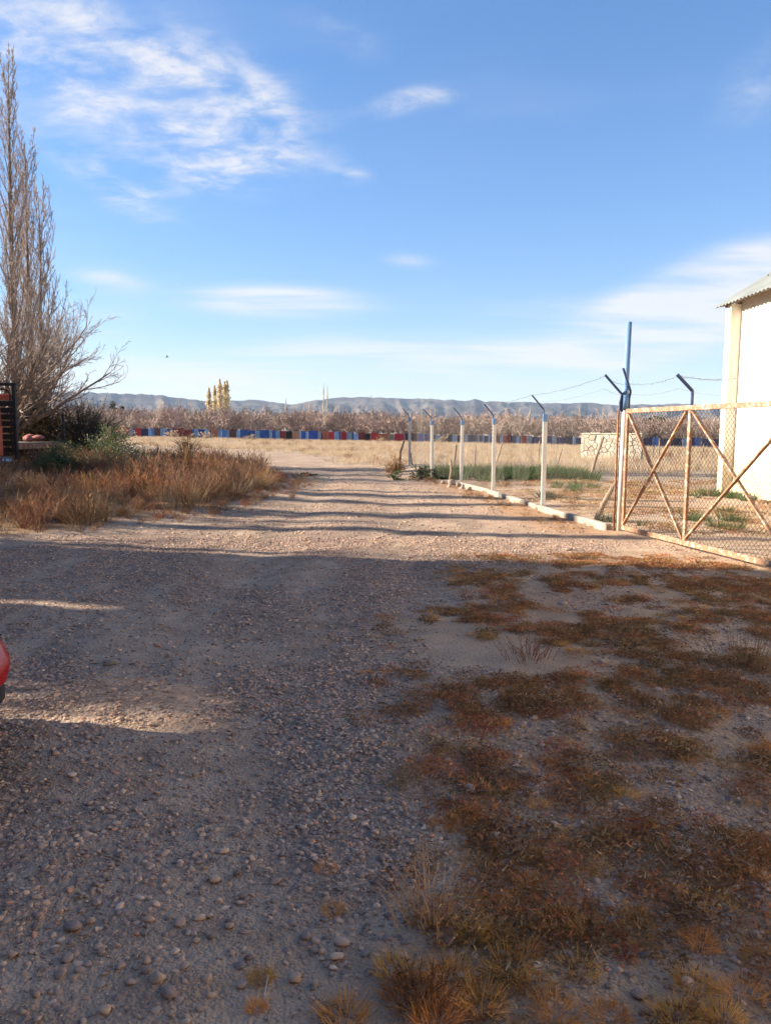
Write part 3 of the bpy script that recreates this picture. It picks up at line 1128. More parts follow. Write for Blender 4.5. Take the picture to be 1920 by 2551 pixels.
scatter_mask('green_weeds', 2600, (.5, 9), (24, 31), green_strip, .8, 1.7, COL_GREEN, 2, 38, 'low green weeds along the back of the fenced yard', 'weeds', zsc=(.8, 1.3))
scatter_mask('green_weeds', 700, (2, 11), (12.5, 24), lambda x, y: sstep(.62, .7, fbm(x * .7, y * .7, 25)) * sstep(.1, .4, x - fence_x(y)), .4, .9, COL_GREEN, 2, 39,
             'scattered green sprigs on the yard behind the gate', 'weeds')
scatter_mask('dry_weeds', 900, (0, 4), (12.8, 27), lambda x, y: np.exp(-((x - fence_x(y) + .55) / .4) ** 2) * .75, .12, .32, COL_WEED, 6, 40,
             'short dry weeds outside the concrete kerb of the fence', 'weeds', zsc=(.5, .9))

# single grass tufts and dry plants of the foreground
TUFTS = [tuft_mesh('grass_tuft', 230, .07, .14, .0034, .85) for _ in range(3)]
for t in TUFTS: t.materials.append(M['grass_orange'])
tuft_px = [(1020, 2490, 1.3), (1160, 2040, .9), (1100, 2065, .9), (1395, 2300, 1.0), (1270, 2420, 1.1), (1330, 2140, .8), (1880, 2120, 1.0), (1850, 2100, .8), (1180, 2330, .9),
           (1385, 2530, 1.1), (1520, 2535, .9), (860, 2535, 1.1), (650, 2440, .6), (640, 2510, .5), (980, 2420, .9), (1060, 2300, .8), (1240, 2340, .8), (1470, 2330, .9), (1310, 2200, .8),
           (1440, 2420, .9), (1730, 2460, 1.0), (1850, 2480, 1.0), (1690, 2540, 1.1), (1800, 2540, .9), (1590, 2300, .8), (1120, 2440, 1.1), (1200, 2500, 1.1), (1090, 2540, 1.2), (810, 2170, .6),
           (830, 2270, .6), (1560, 1985, .8), (1640, 2060, .8), (1340, 2010, .7), (1745, 2350, .9), (1895, 2400, .9), (1330, 2470, .9)]
for i, (x, y, s) in enumerate(tuft_px):
    p = gp(x, y)
    o = link_mesh('grass_tuft', TUFTS[i % 3], M['grass_orange'])
    o.location = (p.x, p.y, p.z - .004); o.rotation_euler = (0, 0, i * 1.7); o.scale = (s, s, s * random.uniform(.8, 1.1))
    rows = [q for q in tuft_px]
    band = [lo_ for lo_ in (2490, 2380, 2180, 0) if y >= lo_][0]
    hi_ = {2490: 9999, 2380: 2490, 2180: 2380, 0: 2180}[band]
    mates = sorted(q[0] for q in rows if band <= q[1] < hi_)
    rn = {2490: 'along the bottom edge of the picture', 2380: 'in the row just above the bottom edge', 2180: 'in the middle row of the foreground', 0: 'in the farthest row of the foreground'}[band]
    od = ['first', 'second', 'third', 'fourth', 'fifth', 'sixth', 'seventh', 'eighth', 'ninth', 'tenth', 'eleventh', 'twelfth'][mates.index(x)]
    tag(o, 'orange dry grass tuft, %s from left %s' % (od, rn), 'grass tuft', 'orange grass tufts in the foreground')


def stalk_plant(x, y, h, n, spread, label, mat):
    p = gp(x, y)
    mb = MB()
    for i in range(n):
        a = random.uniform(0, 6.28); o = Vector((math.cos(a), math.sin(a), 0))
        q = p + o * random.uniform(0, spread * .4)
        L = h * random.uniform(.4, 1)
        d = Vector((0, 0, 1)) + o * random.uniform(.05, .7)
        d.normalize()
        mid = q + d * L * .5 + Vector((random.gauss(0, .01), random.gauss(0, .01), 0))
        end = q + d * L + o * random.uniform(-.02, .05)
        mb.tube([q, mid, end], [.0022, .0016, .0008], 4)
        for k in range(3):
            t = random.uniform(.3, .95)
            s = q.lerp(end, t)
            b = Vector((random.gauss(0, 1), random.gauss(0, 1), random.uniform(.2, 1))).normalized()
            mb.tube([s, s + b * L * random.uniform(.08, .2)], [.0012, .0006], 3)
            if random.random() < .6:
                blade(mb, s, b, random.uniform(.01, .03), .005, Vector((0, 0, -.3)), 1)
    tag(mb.build('dry_plant', mat, loc=p), label, 'dry plant')


stalk_plant(1080, 2300, .24, 46, .34, 'tall sparse dry plant with thin pale stalks in the foreground', M['stalk'])
stalk_plant(1050, 2500, .13, 50, .18, 'dense dry brown plant nearest the bottom edge of the picture', M['weed_rust'])
stalk_plant(1000, 1955, .11, 40, .22, 'low twiggy dry plant alone at the edge of the gravel', M['weed_tan'])
stalk_plant(1320, 1645, .20, 45, .5, 'low dry brown plant on the bare soil in mid shade', M['weed_rust'])
stalk_plant(1860, 1660, .34, 45, .6, 'pale dry plant near the right edge of the picture', M['weed_tan'])


def twig(px0, px1, r, name, label, mat):
    a, b = gp(*px0), gp(*px1)
    c = (a + b) / 2 + Vector((random.gauss(0, .02), random.gauss(0, .02), .012))
    mb = MB()
    mb.tube([a + Vector((0, 0, .012)), c, b + Vector((0, 0, .012))], [r, r * .8, r * .45], 6)
    tag(mb.build(name, mat, loc=a, smooth=True), label, 'twig')


twig((1815, 2130), (1890, 2175), .009, 'fallen_stick', 'short thick grey stick lying at the right of the foreground', M['wood_grey'])
twig((668, 2440), (682, 2535), .003, 'fallen_twig', 'thin pale curved twig near the bottom left of centre', M['twig_pale'])
twig((795, 2220), (915, 2205), .003, 'fallen_twig', 'thin pale straight twig on the gravel beside the dry plant', M['twig_pale'])
twig((808, 2010), (850, 2030), .0025, 'fallen_twig', 'short thin twig lying on the gravel above the dry plants', M['twig_pale'])
twig((1160, 2060), (1230, 2118), .003, 'fallen_twig', 'thin pale twig beside the flat blue grey stone', M['twig_pale'])
twig((1050, 1885), (1062, 1868), .005, 'fallen_twig', 'short brown twig in the middle of the shaded ground', M['wood_grey'])
for (x, y, s, lb) in [(278, 1656, .05, 'dark clod of soil alone on the shaded track at left'), (1418, 1372, .06, 'dark clod of earth on the sunlit strip before the gate')]:
    p = gp(x, y)
    me = stone_mesh('soil_clod', int(x)); o = link_mesh('soil_clod', me, M['dirt_clod'])
    o.location = (p.x, p.y, p.z + s * .3); o.scale = (s * 1.3, s, s * .6)
    tag(o, lb, 'clod')


# ------------------------------------------------------------------ wire fence with concrete posts
def chain_link(mb, a, b, h0, h1, pitch, r):
    """straight wires in both diagonals between a and b, from h0 to h1 above them"""
    a, b = Vector(a), Vector(b)
    d = b - a
    L = d.length
    u = d.normalized()
    Hh = h1 - h0
    step = pitch * math.sqrt(2)
    n = int((L + Hh) / step) + 1
    for sgn in (1, -1):
        for i in range(n):
            s0 = -Hh + i * step
            t0, z0 = s0, 0.0
            t1, z1 = s0 + Hh, Hh
            if t0 < 0: z0 -= t0; t0 = 0
            if t1 > L: z1 -= (t1 - L); t1 = L
            if t1 - t0 < .01: continue
            if sgn < 0:
                z0, z1 = Hh - z0, Hh - z1
            za = a.z + (b.z - a.z) * t0 / L; zb = a.z + (b.z - a.z) * t1 / L
            p = Vector((a.x + u.x * t0, a.y + u.y * t0, za + h0 + z0))
            q = Vector((a.x + u.x * t1, a.y + u.y * t1, zb + h0 + z1))
            off = Vector((-u.y, u.x, 0)) * (r * sgn * .9)
            mb.tube([p + off, q + off], r, 3, cap=False)
    for hh in (h0, (h0 + h1) / 2, h1):
        mb.tube([a + Vector((0, 0, hh)), b + Vector((0, 0, hh))], r * 1.2, 4, cap=False)


def barbed(mb, pts, r, barb=True, sag=.05):
    for a, b in zip(pts[:-1], pts[1:]):
        a, b = Vector(a), Vector(b)
        n = 14
        cv = []
        for i in range(n + 1):
            t = i / n
            q = a.lerp(b, t); q.z -= sag * 4 * t * (1 - t) + .006 * math.sin(i * 2.1)
            cv.append(q)
        mb.tube(cv, r, 4, cap=False)
        if barb:
            k = max(2, int((b - a).length / .13))
            for i in range(k):
                t = (i + .5) / k
                j = min(n - 1, int(t * n)); q = cv[j].lerp(cv[j + 1], t * n - j)
                w = Vector((random.gauss(0, 1), random.gauss(0, 1), random.gauss(0, 1))).normalized() * .022
                mb.tube([q - w, q + w], r * 1.2, 3)


ARM_DIR = Vector((-.62, -.08, .70)).normalized()
fence = thing('chain_link_fence', FENCE[2], 'wire mesh fence on white concrete posts with angled steel arms right of the track', 'fence')
tips = []
for i, p in enumerate(FENCE[1:], 1):
    hgt = 1.98
    mb = MB()
    lean = Vector((random.gauss(0, .012), random.gauss(0, .012), 1))
    top = p + lean * hgt
    mb.beam(p - Vector((0, 0, .25)), top, .095, .095, .012, up=Vector((.25, 1, 0)))
    post = mb.build('post', M['post_white'], fence)
    cb = MB(); cb.beam(top - Vector((0, 0, .12)), top + Vector((0, 0, .05)), .105, .105, .013, up=Vector((.25, 1, 0)))
    cb.build('blue_cap', M['cap_blue'], post)
    ab = MB()
    base = top + Vector((-.035, 0, .04)); e1 = base + Vector((0, 0, .10)); e2 = e1 + ARM_DIR * .40
    ab.tube([base, e1], .017, 6); ab.tube([e1, e2], .017, 6)
    ab.build('steel_arm', M['navy'], post)
    tips.append((e2, e1 + ARM_DIR * .2))
for i, (p, q) in enumerate(zip(FENCE[:-1], FENCE[1:])):
    mb = MB()
    o = Vector((-.065, 0, 0))
    chain_link(mb, p + o, q + o, .12, 1.93, .070, .0010)
    mb.build('wire_mesh', M['wire'], fence)
GP = FENCE[0]

# concrete kerb under the fence
kerb = thing('concrete_kerb', FENCE[1], 'low pale concrete kerb along the foot of the wire fence', 'kerb')
kp = [FENCE[3] + Vector((-.25, .5, 0)), FENCE[2] + Vector((-.12, 0, 0)), FENCE[1] + Vector((-.1, 0, 0)), FENCE[0] + Vector((-.14, .10, 0))]
for a, b in zip(kp[:-1], kp[1:]):
    n = max(1, round((b - a).length / 2.2))
    for k in range(n):
        s, e = a.lerp(b, k / n), a.lerp(b, (k + 1) / n - .0015)
        mb = MB(); mb.beam(s + Vector((0, 0, -.01)), e + Vector((0, 0, -.01)), .12, .20 + .012 * (k % 2), .02)
        mb.build('kerb_block', M['concrete'], kerb)

# ------------------------------------------------------------------ gate, gate post and pole
gpost = thing('gate_post', GP, 'white steel gate post with two angled arms at the corner of the fence', 'gate post')
mb = MB(); mb.tube([GP - Vector((0, 0, .2)), GP + Vector((.01, 0, 1.98))], .055, 16); mb.build('post', M['post_white'], gpost, smooth=True)
mb = MB(); mb.tube([GP + Vector((.01, 0, 1.98)), GP + Vector((.015, 0, 2.22))], .06, 16); mb.tube([GP + Vector((.015, 0, 2.22)), GP + Vector((.03, 0, 2.38))], [.06, .02], 16)
mb.build('blue_cap', M['pole_blue'], gpost, smooth=True)
mb = MB(); mb.tube([GP + Vector((-.085, .0, -.1)), GP + Vector((-.085, .0, 2.0))], .018, 8); mb.build('rusty_pipe', M['rust_pipe'], gpost, smooth=True)
armtips = []
for (o, d, L) in ((Vector((-.07, -.02, 2.12)), Vector((-.70, -.1, .72)), .42), (Vector((.075, -.02, 2.16)), Vector((-.38, -.1, .95)), .40)):
    mb = MB(); b0 = GP + o; b1 = b0 + Vector((.02, 0, .12)); b2 = b1 + d.normalized() * L
    mb.tube([b0 - Vector((0, 0, .15)), b0], .02, 6); mb.tube([b0, b1], .02, 6); mb.tube([b1, b2], .02, 6)
    mb.build('steel_arm', M['navy'], gpost)
    armtips.append(b2)
PP = GP + Vector((.07, .16, 0)); PP.z = tz(PP.x, PP.y)
mb = MB(); mb.tube([PP - Vector((0, 0, .2)), PP + Vector((0, 0, 2.2)), PP + Vector((.01, 0, 3.42))], .046, 18)
pole = mb.build('steel_pole', M['pole_blue'], loc=PP, smooth=True)
tag(pole, 'tall light blue steel pole standing above the gate post', 'pole')

G0 = at(1552, 1310, 12.45); G0.z = 0
GD = Vector((.192, -.981, 0)).normalized()
GZ0, GZ1 = .085, 1.985
gate = thing('steel_gate', G0, 'rusty cream steel gate with crossed braces and wire mesh, standing open at right', 'gate')


def gpt(s, z): return G0 + GD * s + Vector((0, 0, z))


GUP = Vector((GD.y, -GD.x, 0))
S_MID, S_END = 1.75, 3.95
for nm, a, b, w in (('top_rail', (-.03, GZ1), (S_END + .03, GZ1), .07), ('bottom_rail', (-.03, GZ0), (S_END + .03, GZ0), .075)):
    mb = MB(); mb.beam(gpt(*a), gpt(*b), .05, w, .006, up=Vector((0, 0, 1))); mb.build(nm, M['gate_paint'], gate)
for s in (0, S_MID, S_END):
    mb = MB(); mb.beam(gpt(s, GZ0 + .038), gpt(s, GZ1 - .036), .046, .056, .006, up=GD); mb.build('stile', M['gate_paint'], gate)
for (s0, s1) in ((.05, S_MID - .05), (S_MID + .05, S_END - .05)):
    mb = MB(); mb.beam(gpt(s0, GZ1 - .05), gpt(s1, GZ0 + .05), .028, .05, .004, up=GUP); o1 = mb.build('diagonal_brace', M['gate_paint'], gate)
    mb = MB(); o = GUP * .030; mb.beam(gpt(s0, GZ0 + .05) + o, gpt(s1, GZ1 - .05) + o, .028, .05, .004, up=GUP); mb.build('diagonal_brace', M['gate_paint'], gate)
mb = MB(); chain_link(mb, gpt(.03, 0) - GUP * .045, gpt(S_END - .03, 0) - GUP * .045, GZ0 + .03, GZ1 - .03, .058, .0028); mb.build('wire_mesh', M['wire'], gate)
for z in (.45, 1.6):
    mb = MB(); mb.tube([gpt(-.09, z - .06), gpt(-.09, z + .06)], .02, 8); mb.beam(gpt(-.09, z), gpt(0, z), .03, .03); mb.build('hinge', M['rust_pipe'], gate)
mb = MB()
b0 = gpt(S_MID + .02, GZ1 + .03); b1 = b0 + Vector((0, 0, .20)); b2 = b1 + Vector((-.72, -.05, .70)).normalized() * .32
mb.tube([b0, b1], .022, 8); mb.tube([b1, b2], .024, 8); mb.build('steel_arm', M['navy'], gate)

wires = thing('barbed_wire', GP + Vector((0, 0, 2.3)), 'sagging strands of barbed wire strung over the fence and gate', 'barbed wire')
end_w = Vector((9.30, 21.15, 4.0))
for k, nm in enumerate(('upper_strand', 'lower_strand')):
    line = [t[k] for t in reversed(tips)] + [armtips[0] - Vector((.0, 0, .02 + .2 * k)), PP + Vector((.05, -.04, 2.42 - .16 * k)), b2 + Vector((.02, 0, -.02 - .17 * k)), at(1832, 942 + 42 * k, 21.05)]
    mb = MB(); barbed(mb, line, .0022 if k == 0 else .0018, k == 0, .05); mb.build(nm, M['wire'], wires)

# wooden brace of the corner and old stakes in the field
def stake(name, pts, r, label, mat='wood_grey'):
    base = pts[0]
    mb = MB()
    q = []
    for i, p in enumerate(pts):
        q.append(p)
    mid = (q[0] + q[-1]) / 2 + Vector((random.gauss(0, .03), random.gauss(0, .03), 0))
    full = [q[0] - Vector((0, 0, .15)), q[0], mid] + ([] if len(q) < 3 else [q[1]]) + [q[-1]] if len(q) < 3 else [q[0] - Vector((0, 0, .15))] + q
    mb.tube(full, [r * (1 - .35 * i / (len(full) - 1)) for i in range(len(full))], 7)
    return tag(mb.build(name, M[mat], loc=base, smooth=True), label, 'stake')


b = gp(1485, 1297); stake('wooden_brace', [b, at(1532, 1205, b.y - .6)], .065, 'thick weathered timber brace leaning against the gate post')
b = gp(1470, 1190); stake('leaning_post', [b, at(1503, 1088, b.y)], .07, 'slanting wooden post in front of the pale stone wall')
for (x0, y0, x1, y1, r, lb, mid) in [
        (995, 1166, 1007, 1097, .06, 'curved wooden stake at the left end of the wire fence', (998, 1125)),
        (1026, 1168, 1022, 1128, .045, 'short stick propped against the last concrete post', None),
        (1118, 1206, 1123, 1145, .05, 'crooked pale stake beside the rubble at the kerb', (1124, 1175)),
        (1127, 1172, 1137, 1108, .05, 'wooden stake between the second and third concrete posts', None),
        (1182, 1168, 1184, 1106, .045, 'upright wooden stake just right of the third concrete post', None),
        (1232, 1160, 1252, 1100, .05, 'leaning stake right beside the fourth concrete post', None),
        (1341, 1150, 1344, 1098, .05, 'wooden stake just left of the nearest concrete post', None),
        (1385, 1168, 1400, 1118, .04, 'thin leaning stake just right of the nearest concrete post', None),
        (1575, 1150, 1583, 1120, .05, 'leaning stake seen through the left part of the gate', None),
        (1641, 1142, 1643, 1092, .05, 'pale upright stake seen through the middle of the gate mesh', None),
        (1622, 1140, 1628, 1110, .045, 'short leaning stake left of the pale one behind the gate', None),
        (1746, 1150, 1753, 1105, .05, 'wooden stake behind the gate near the white building', None)]:
    b = gp(x0, max(y0, 1150)) if y0 >= 1150 else gp(x0, 1152)
    pts = [b, at(x1, y1, b.y)] if mid is None else [b, at(mid[0], mid[1], b.y), at(x1, y1, b.y)]
    stake('wooden_stake', pts, r, lb)

# rubble at the far end of the kerb
for i, (x, y, s) in enumerate([(1125, 1208, .16), (1142, 1212, .12), (1103, 1205, .10), (1168, 1222, .10), (1150, 1218, .08), (1118, 1214, .07)]):
    p = gp(x, y)
    o = link_mesh('rubble_block', STONES[i].copy(), M['concrete'])
    o.location = (p.x, p.y, p.z + s * .4); o.scale = (s * 1.2, s, s * .8); o.rotation_euler = (.2 * i, .1, i)
    tag(o, ['largest broken block of pale concrete by the crooked stake', 'second largest broken concrete block, just right of the largest', 'leftmost small piece of broken concrete by the crooked stake', 'rightmost broken concrete piece against the kerb', 'small broken concrete piece touching the end of the kerb', 'smallest broken concrete piece in front of the largest block'][i], 'rubble', 'rubble at the end of the kerb')


# ------------------------------------------------------------------ pale stone wall
def voronoi_cells(w, h, pts):
    cells = []
    for i, p in enumerate(pts):
        poly = [(0, 0), (w, 0), (w, h), (0, h)]
        for j, q in enumerate(pts):
            if i == j or abs(p[0] - q[0]) + abs(p[1] - q[1]) > 2: continue
            mx, my = (p[0] + q[0]) / 2, (p[1] + q[1]) / 2
            nx, ny = q[0] - p[0], q[1] - p[1]
            out = []
            for k in range(len(poly)):
                a, b = poly[k], poly[(k + 1) % len(poly)]
                da = (a[0] - mx) * nx + (a[1] - my) * ny
                db = (b[0] - mx) * nx + (b[1] - my) * ny
                if da <= 0: out.append(a)
                if da * db < 0:
                    t = da / (da - db); out.append((a[0] + (b[0] - a[0]) * t, a[1] + (b[1] - a[1]) * t))
            poly = out
            if len(poly) < 3: break
        if len(poly) >= 3: cells.append((p, poly))
    return cells


def stone_wall():
    D = 52.0
    a = at(1447, 1087, D); b_ = at(1583, 1083, D)
    base = Vector((a.x, D, tz(a.x, D)))
    W = b_.x - a.x; Hh = 1.62
    W = W / math.cos(R(32)) * .93
    t = thing('stone_wall', base, 'short cream rubble stone wall standing in the straw behind the fence', 'wall')
    mb = MB(); mb.box(base + Vector((W / 2, .22, Hh / 2 - .1)), (W - .04, .34, Hh + .15)); mb.build('wall_core', M['mortar'], t)
    rr = random.Random(3)
    pts = []
    while len(pts) < 62:
        q = (rr.uniform(.05, W - .05), rr.uniform(.05, Hh - .05))
        if all((q[0] - s[0]) ** 2 + (q[1] - s[1]) ** 2 > .22 ** 2 for s in pts) or rr.random() < .004: pts.append(q)
    for p, poly in voronoi_cells(W, Hh, pts):
        c = (sum(q[0] for q in poly) / len(poly), sum(q[1] for q in poly) / len(poly))
        k = .95; dp = rr.uniform(.03, .08); n = len(poly)
        f0 = [base + Vector((c[0] + (x - c[0]) * k, .05, c[1] + (z - c[1]) * k)) for x, z in poly]
        f1 = [base + Vector((c[0] + (x - c[0]) * k * .86, .05 - dp, c[1] + (z - c[1]) * k * .86)) for x, z in poly]
        mb = MB(); mb.add(f0 + f1, [tuple(range(n, 2 * n))] + [(i, (i + 1) % n, n + (i + 1) % n, n + i) for i in range(n)])
        mb.build('stone', M['stone_cream'], t)
    mb = MB()
    n = 6
    for i in range(n):
        mb.box(base + Vector((W * (i + .5) / n, .2, Hh + .06 + .02 * (i % 2))), (W / n - .03, .45, .10), None, .02)
    mb.build('coping', M['stone_cream'], t)
    t.rotation_euler = (0, 0, R(-32))


stone_wall()


# ------------------------------------------------------------------ white building
def building():
    WX, YF, YN = 9.62, 21.45, -4.0
    HT = 5.28
    t = thing('warehouse', (WX, YF, 0), 'tall white rendered building with grey corrugated roof at the right edge', 'building')
    z0 = -.3
    mb = MB(); mb.box((WX + 6, (YF + YN) / 2, (HT + z0) / 2 - .0), (12, YF - YN, HT - z0)); mb.build('wall', M['white_wall'], t)
    # gable ends
    sl = math.tan(R(33.0))
    for y in (YF - .15, YN + .15):
        mb = MB()
        vs = [(WX + .02, y - .14, HT), (WX + 11.98, y - .14, HT), (WX + 6, y - .14, HT + 5.98 * sl), (WX + .02, y + .14, HT), (WX + 11.98, y + .14, HT), (WX + 6, y + .14, HT + 5.98 * sl)]
        mb.add(vs, [(0, 1, 2), (5, 4, 3), (0, 3, 4, 1), (1, 4, 5, 2), (2, 5, 3, 0)])
        mb.build('gable', M['white_wall'], t)
    for y in np.arange(YF - .14, YN, -4.6):
        mb = MB(); mb.box((WX - .14, y, (HT + z0) / 2 - .06), (.32, .30, HT - z0 - .1), None, .012); mb.build('pilaster', M['white_wall'], t)
    mb = MB(); mb.box((WX - .05, (YF + YN) / 2 + .1, .06), (.12, YF - YN - .2, .26), None, .02); mb.build('plinth', M['white_wall'], t)
    # roof: two corrugated slopes
    per, amp = .20, .024
    for sgn, nm in ((1, 'roof_slope'), (-1, 'roof_slope')):
        ys = np.arange(YN - .4, YF + .36, per / 6)
        xo = .48
        vs, fs = [], []
        for i, y in enumerate(ys):
            w = amp * math.cos(2 * math.pi * y / per)
            for lay in (0, -.012):
                for q in (-xo, 6.0):
                    x = WX + 6 - sgn * (6 - q)
                    vs.append((x, y, HT + .18 + q * sl + w + lay))
        for i in range(len(ys) - 1):
            a = i * 4; c = a + 4
            fs += [(a, a + 1, c + 1, c), (a + 2, c + 2, c + 3, a + 3), (a, c, c + 2, a + 2)]
        mb = MB(); mb.add(vs, fs); mb.build(nm, M['zinc'], t, smooth=True)
    mb = MB(); mb.tube([(WX + 6, YN - .4, HT + .2 + 6 * sl), (WX + 6, YF + .36, HT + .2 + 6 * sl)], .12, 10); mb.build('ridge_cap', M['zinc'], t, smooth=True)
    for y in np.arange(YF - .05, 12, -.62):
        mb = MB(); mb.beam((WX - .36, y, HT + .10 - .36 * sl), (WX + .3, y, HT + .10 + .3 * sl), .07, .13); mb.build('rafter', M['wood_grey'], t)
    mb = MB(); mb.beam((WX - .30, YN - .3, HT + .12 - .40 * sl + .06), (WX - .30, YF + .3, HT + .12 - .40 * sl + .06), .05, .05); mb.build('purlin', M['wood_grey'], t)
    for k in range(3):
        for y in np.arange(YF - .3, 15, -.8):
            pass
    mb = MB()
    for row in (.7, 2.0):
        for y in np.arange(YF - .2, 14, -.6):
            z = HT + .18 + row * sl + amp
            mb.box((WX + row, y, z + .01), (.03, .03, .03))
    mb.build('roof_screws', M['black_steel'], t)['kind'] = 'stuff'


building()


# ------------------------------------------------------------------ panel fence in the distance
PAL = dict(lb=(.20, .33, .50), b=(.03, .085, .30), db=(.022, .035, .10), r=(.36, .035, .03), dr=(.21, .032, .03), br=(.12, .045, .035), rust=(.34, .115, .05), k=(.012, .012, .014),
           tan=(.42, .22, .12), g=(.20, .23, .28), taupe=(.19, .14, .12), n=(.035, .05, .12), mb=(.09, .21, .48), nv=(.02, .026, .06))
for k, c in PAL.items():
    M['panel_' + k] = pm('panel_' + k, [(.09 + c[0] * .3, .06 + c[1] * .3, .05 + c[2] * .3), tuple(v * .8 for v in c), c], 1.6, .7, rand=.2, lo=.25, hi=.6)
panels = [(212, 240, 'db'), (240, 269, 'n'), (269, 288, 'br'), (288, 321, 'r'), (321, 331, 'lb'), (331, 336, 'db'), (336, 352, 'r'), (352, 369, 'db'), (369, 377, 'lb'), (377, 385, 'mb'), (385, 400, 'br'),
          (400, 411, 'lb'), (411, 431, 'b'), (431, 455, 'dr'), (455, 479, 'dr'), (479, 484, 'b'), (484, 494, 'lb'), (494, 511, 'b'), (511, 520, 'lb'), (520, 526, 'db'), (526, 542, 'rust'), (542, 552, 'lb'),
          (552, 562, 'mb'), (562, 571, 'lb'), (571, 589, 'br'), (589, 598, 'lb'), (598, 617, 'b'), (617, 636, 'b'), (636, 647, 'lb'), (647, 671, 'b'), (671, 677, 'lb'), (677, 687, 'b'), (687, 697, 'lb'),
          (697, 712, 'dr'), (712, 728, 'k'), (728, 745, 'tan'), (745, 750, 'lb'), (750, 762, 'b'), (762, 768, 'lb'), (768, 792, 'b'), (792, 799, 'g'), (799, 804, 'db'), (804, 818, 'rust'), (818, 833, 'r'),
          (833, 844, 'lb'), (844, 849, 'b'), (849, 863, 'r'), (863, 876, 'g'), (876, 882, 'b'), (882, 893, 'lb'), (893, 909, 'dr'), (909, 923, 'k'), (923, 942, 'r'), (942, 968, 'rust'), (968, 982, 'taupe'),
          (982, 1008, 'r'), (1008, 1018, 'nv'), (1018, 1040, 'br'), (1040, 1056, 'b'), (1056, 1072, 'n'), (1072, 1085, 'n'), (1085, 1097, 'lb'), (1097, 1113, 'n'), (1113, 1127, 'nv'), (1127, 1138, 'lb'),
          (1138, 1152, 'nv'), (1152, 1159, 'n'), (1159, 1165, 'lb'), (1165, 1187, 'n'), (1187, 1193, 'g'), (1193, 1202, 'n'), (1202, 1206, 'lb'), (1206, 1217, 'n'), (1217, 1222, 'lb'), (1222, 1234, 'n'),
          (1234, 1246, 'br'), (1246, 1253, 'lb'), (1253, 1270, 'r'), (1270, 1287, 'n'), (1287, 1294, 'lb'), (1294, 1299, 'n'), (1299, 1313, 'r'), (1313, 1325, 'g'), (1325, 1345, 'n'), (1345, 1356, 'br'),
          (1356, 1376, 'n'), (1376, 1386, 'g'), (1386, 1408, 'n'), (1408, 1427, 'nv'), (1427, 1434, 'lb'), (1434, 1452, 'db'), (1452, 1480, 'n'), (1480, 1512, 'nv'), (1512, 1545, 'n'), (1545, 1580, 'nv'),
          (1580, 1604, 'nv'), (1604, 1626, 'n'), (1626, 1640, 'mb'), (1640, 1668, 'n'), (1668, 1700, 'nv'), (1700, 1712, 'lb'), (1712, 1732, 'n'), (1732, 1748, 'mb'), (1748, 1775, 'n'), (1775, 1810, 'nv')]


def panel_fence():
    D = 128.0
    a = at(205, 1070, D)
    t = thing('panel_fence', (a.x, D, tz(a.x, D)), 'long fence of red, blue and rusty metal sheets in front of the orchard', 'fence')
    for i, (x0, x1, c) in enumerate(panels):
        xm = (x0 + x1) / 2
        ytop = np.interp(xm, [212, 320, 700, 950, 1345, 1800], [1063, 1066.5, 1072, 1079.5, 1087, 1092])
        p0 = at(x0, ytop, D); p1 = at(x1, ytop, D)
        zb = tz(p0.x, D) - .1
        w = (p1.x - p0.x) - .02
        off = .06 * math.sin(i * 2.3) - (.05 if c == 'lb' else 0)
        ztop = p0.z + random.uniform(-.14, .12)
        mb = MB()
        # sheet with shallow folds
        n = max(2, int(w / .22))
        vs, fs = [], []
        for k in range(n + 1):
            x = p0.x + w * k / n
            y = D + off + (.025 if k % 2 else 0)
            vs += [(x, y, zb), (x, y, ztop), (x, y + .03, zb), (x, y + .03, ztop)]
        for k in range(n):
            q = k * 4
            fs += [(q, q + 4, q + 5, q + 1), (q + 2, q + 3, q + 7, q + 6), (q + 1, q + 5, q + 7, q + 3)]
        fs += [(0, 1, 3, 2), (4 * n, 4 * n + 2, 4 * n + 3, 4 * n + 1)]
        mb.add(vs, fs)
        mb.build('metal_sheet', M['panel_' + c], t)


panel_fence()


# ------------------------------------------------------------------ trees
def grow(mb, p, d, L, r, lvl, P):
    n = P['seg'][lvl]
    pts, rad = [p.copy()], [r]
    q, dd = p.copy(), d.normalized()
    for i in range(n):
        j = Vector((random.gauss(0, 1), random.gauss(0, 1), random.gauss(0, .6))) * P['wig'][lvl]
        dd = (dd + j + Vector((0, 0, P['up'][lvl]))).normalized()
        q = q + dd * L / n
        pts.append(q.copy()); rad.append(max(P['rmin'], r * (1 - (i + 1) / n * P['taper'][lvl])))
    mb.tube(pts, rad, P['sides'][lvl], cap=False)
    if lvl + 1 >= len(P['seg']): return pts
    k = P['kids'][lvl]
    k = k if isinstance(k, int) else random.randint(*k)
    for i in range(k):
        t = P['from'][lvl] + (1 - P['from'][lvl]) * (i + random.random()) / k
        f = t * n; a = min(n - 1, int(f))
        s = pts[a].lerp(pts[a + 1], f - a)
        ax = (pts[a + 1] - pts[a]).normalized()
        ph = random.uniform(0, 6.28) if 'phi' not in P else P['phi'](lvl)
        e = ax.cross(Vector((.3, .2, .9)) if abs(ax.z) < .9 else Vector((1, 0, 0))).normalized()
        g = ax.cross(e)
        side = e * math.cos(ph) + g * math.sin(ph)
        ang = P['ang'][lvl] * random.uniform(.7, 1.3)
        nd = ax * math.cos(ang) + side * math.sin(ang)
        ll = L * P['len'][lvl] * random.uniform(.6, 1.15) * (1 - P['short'][lvl] * t)
        rr_ = max(P['rmin'], rad[a] * P['rk'][lvl])
        grow(mb, s, nd, ll, rr_, lvl + 1, P)
    return pts


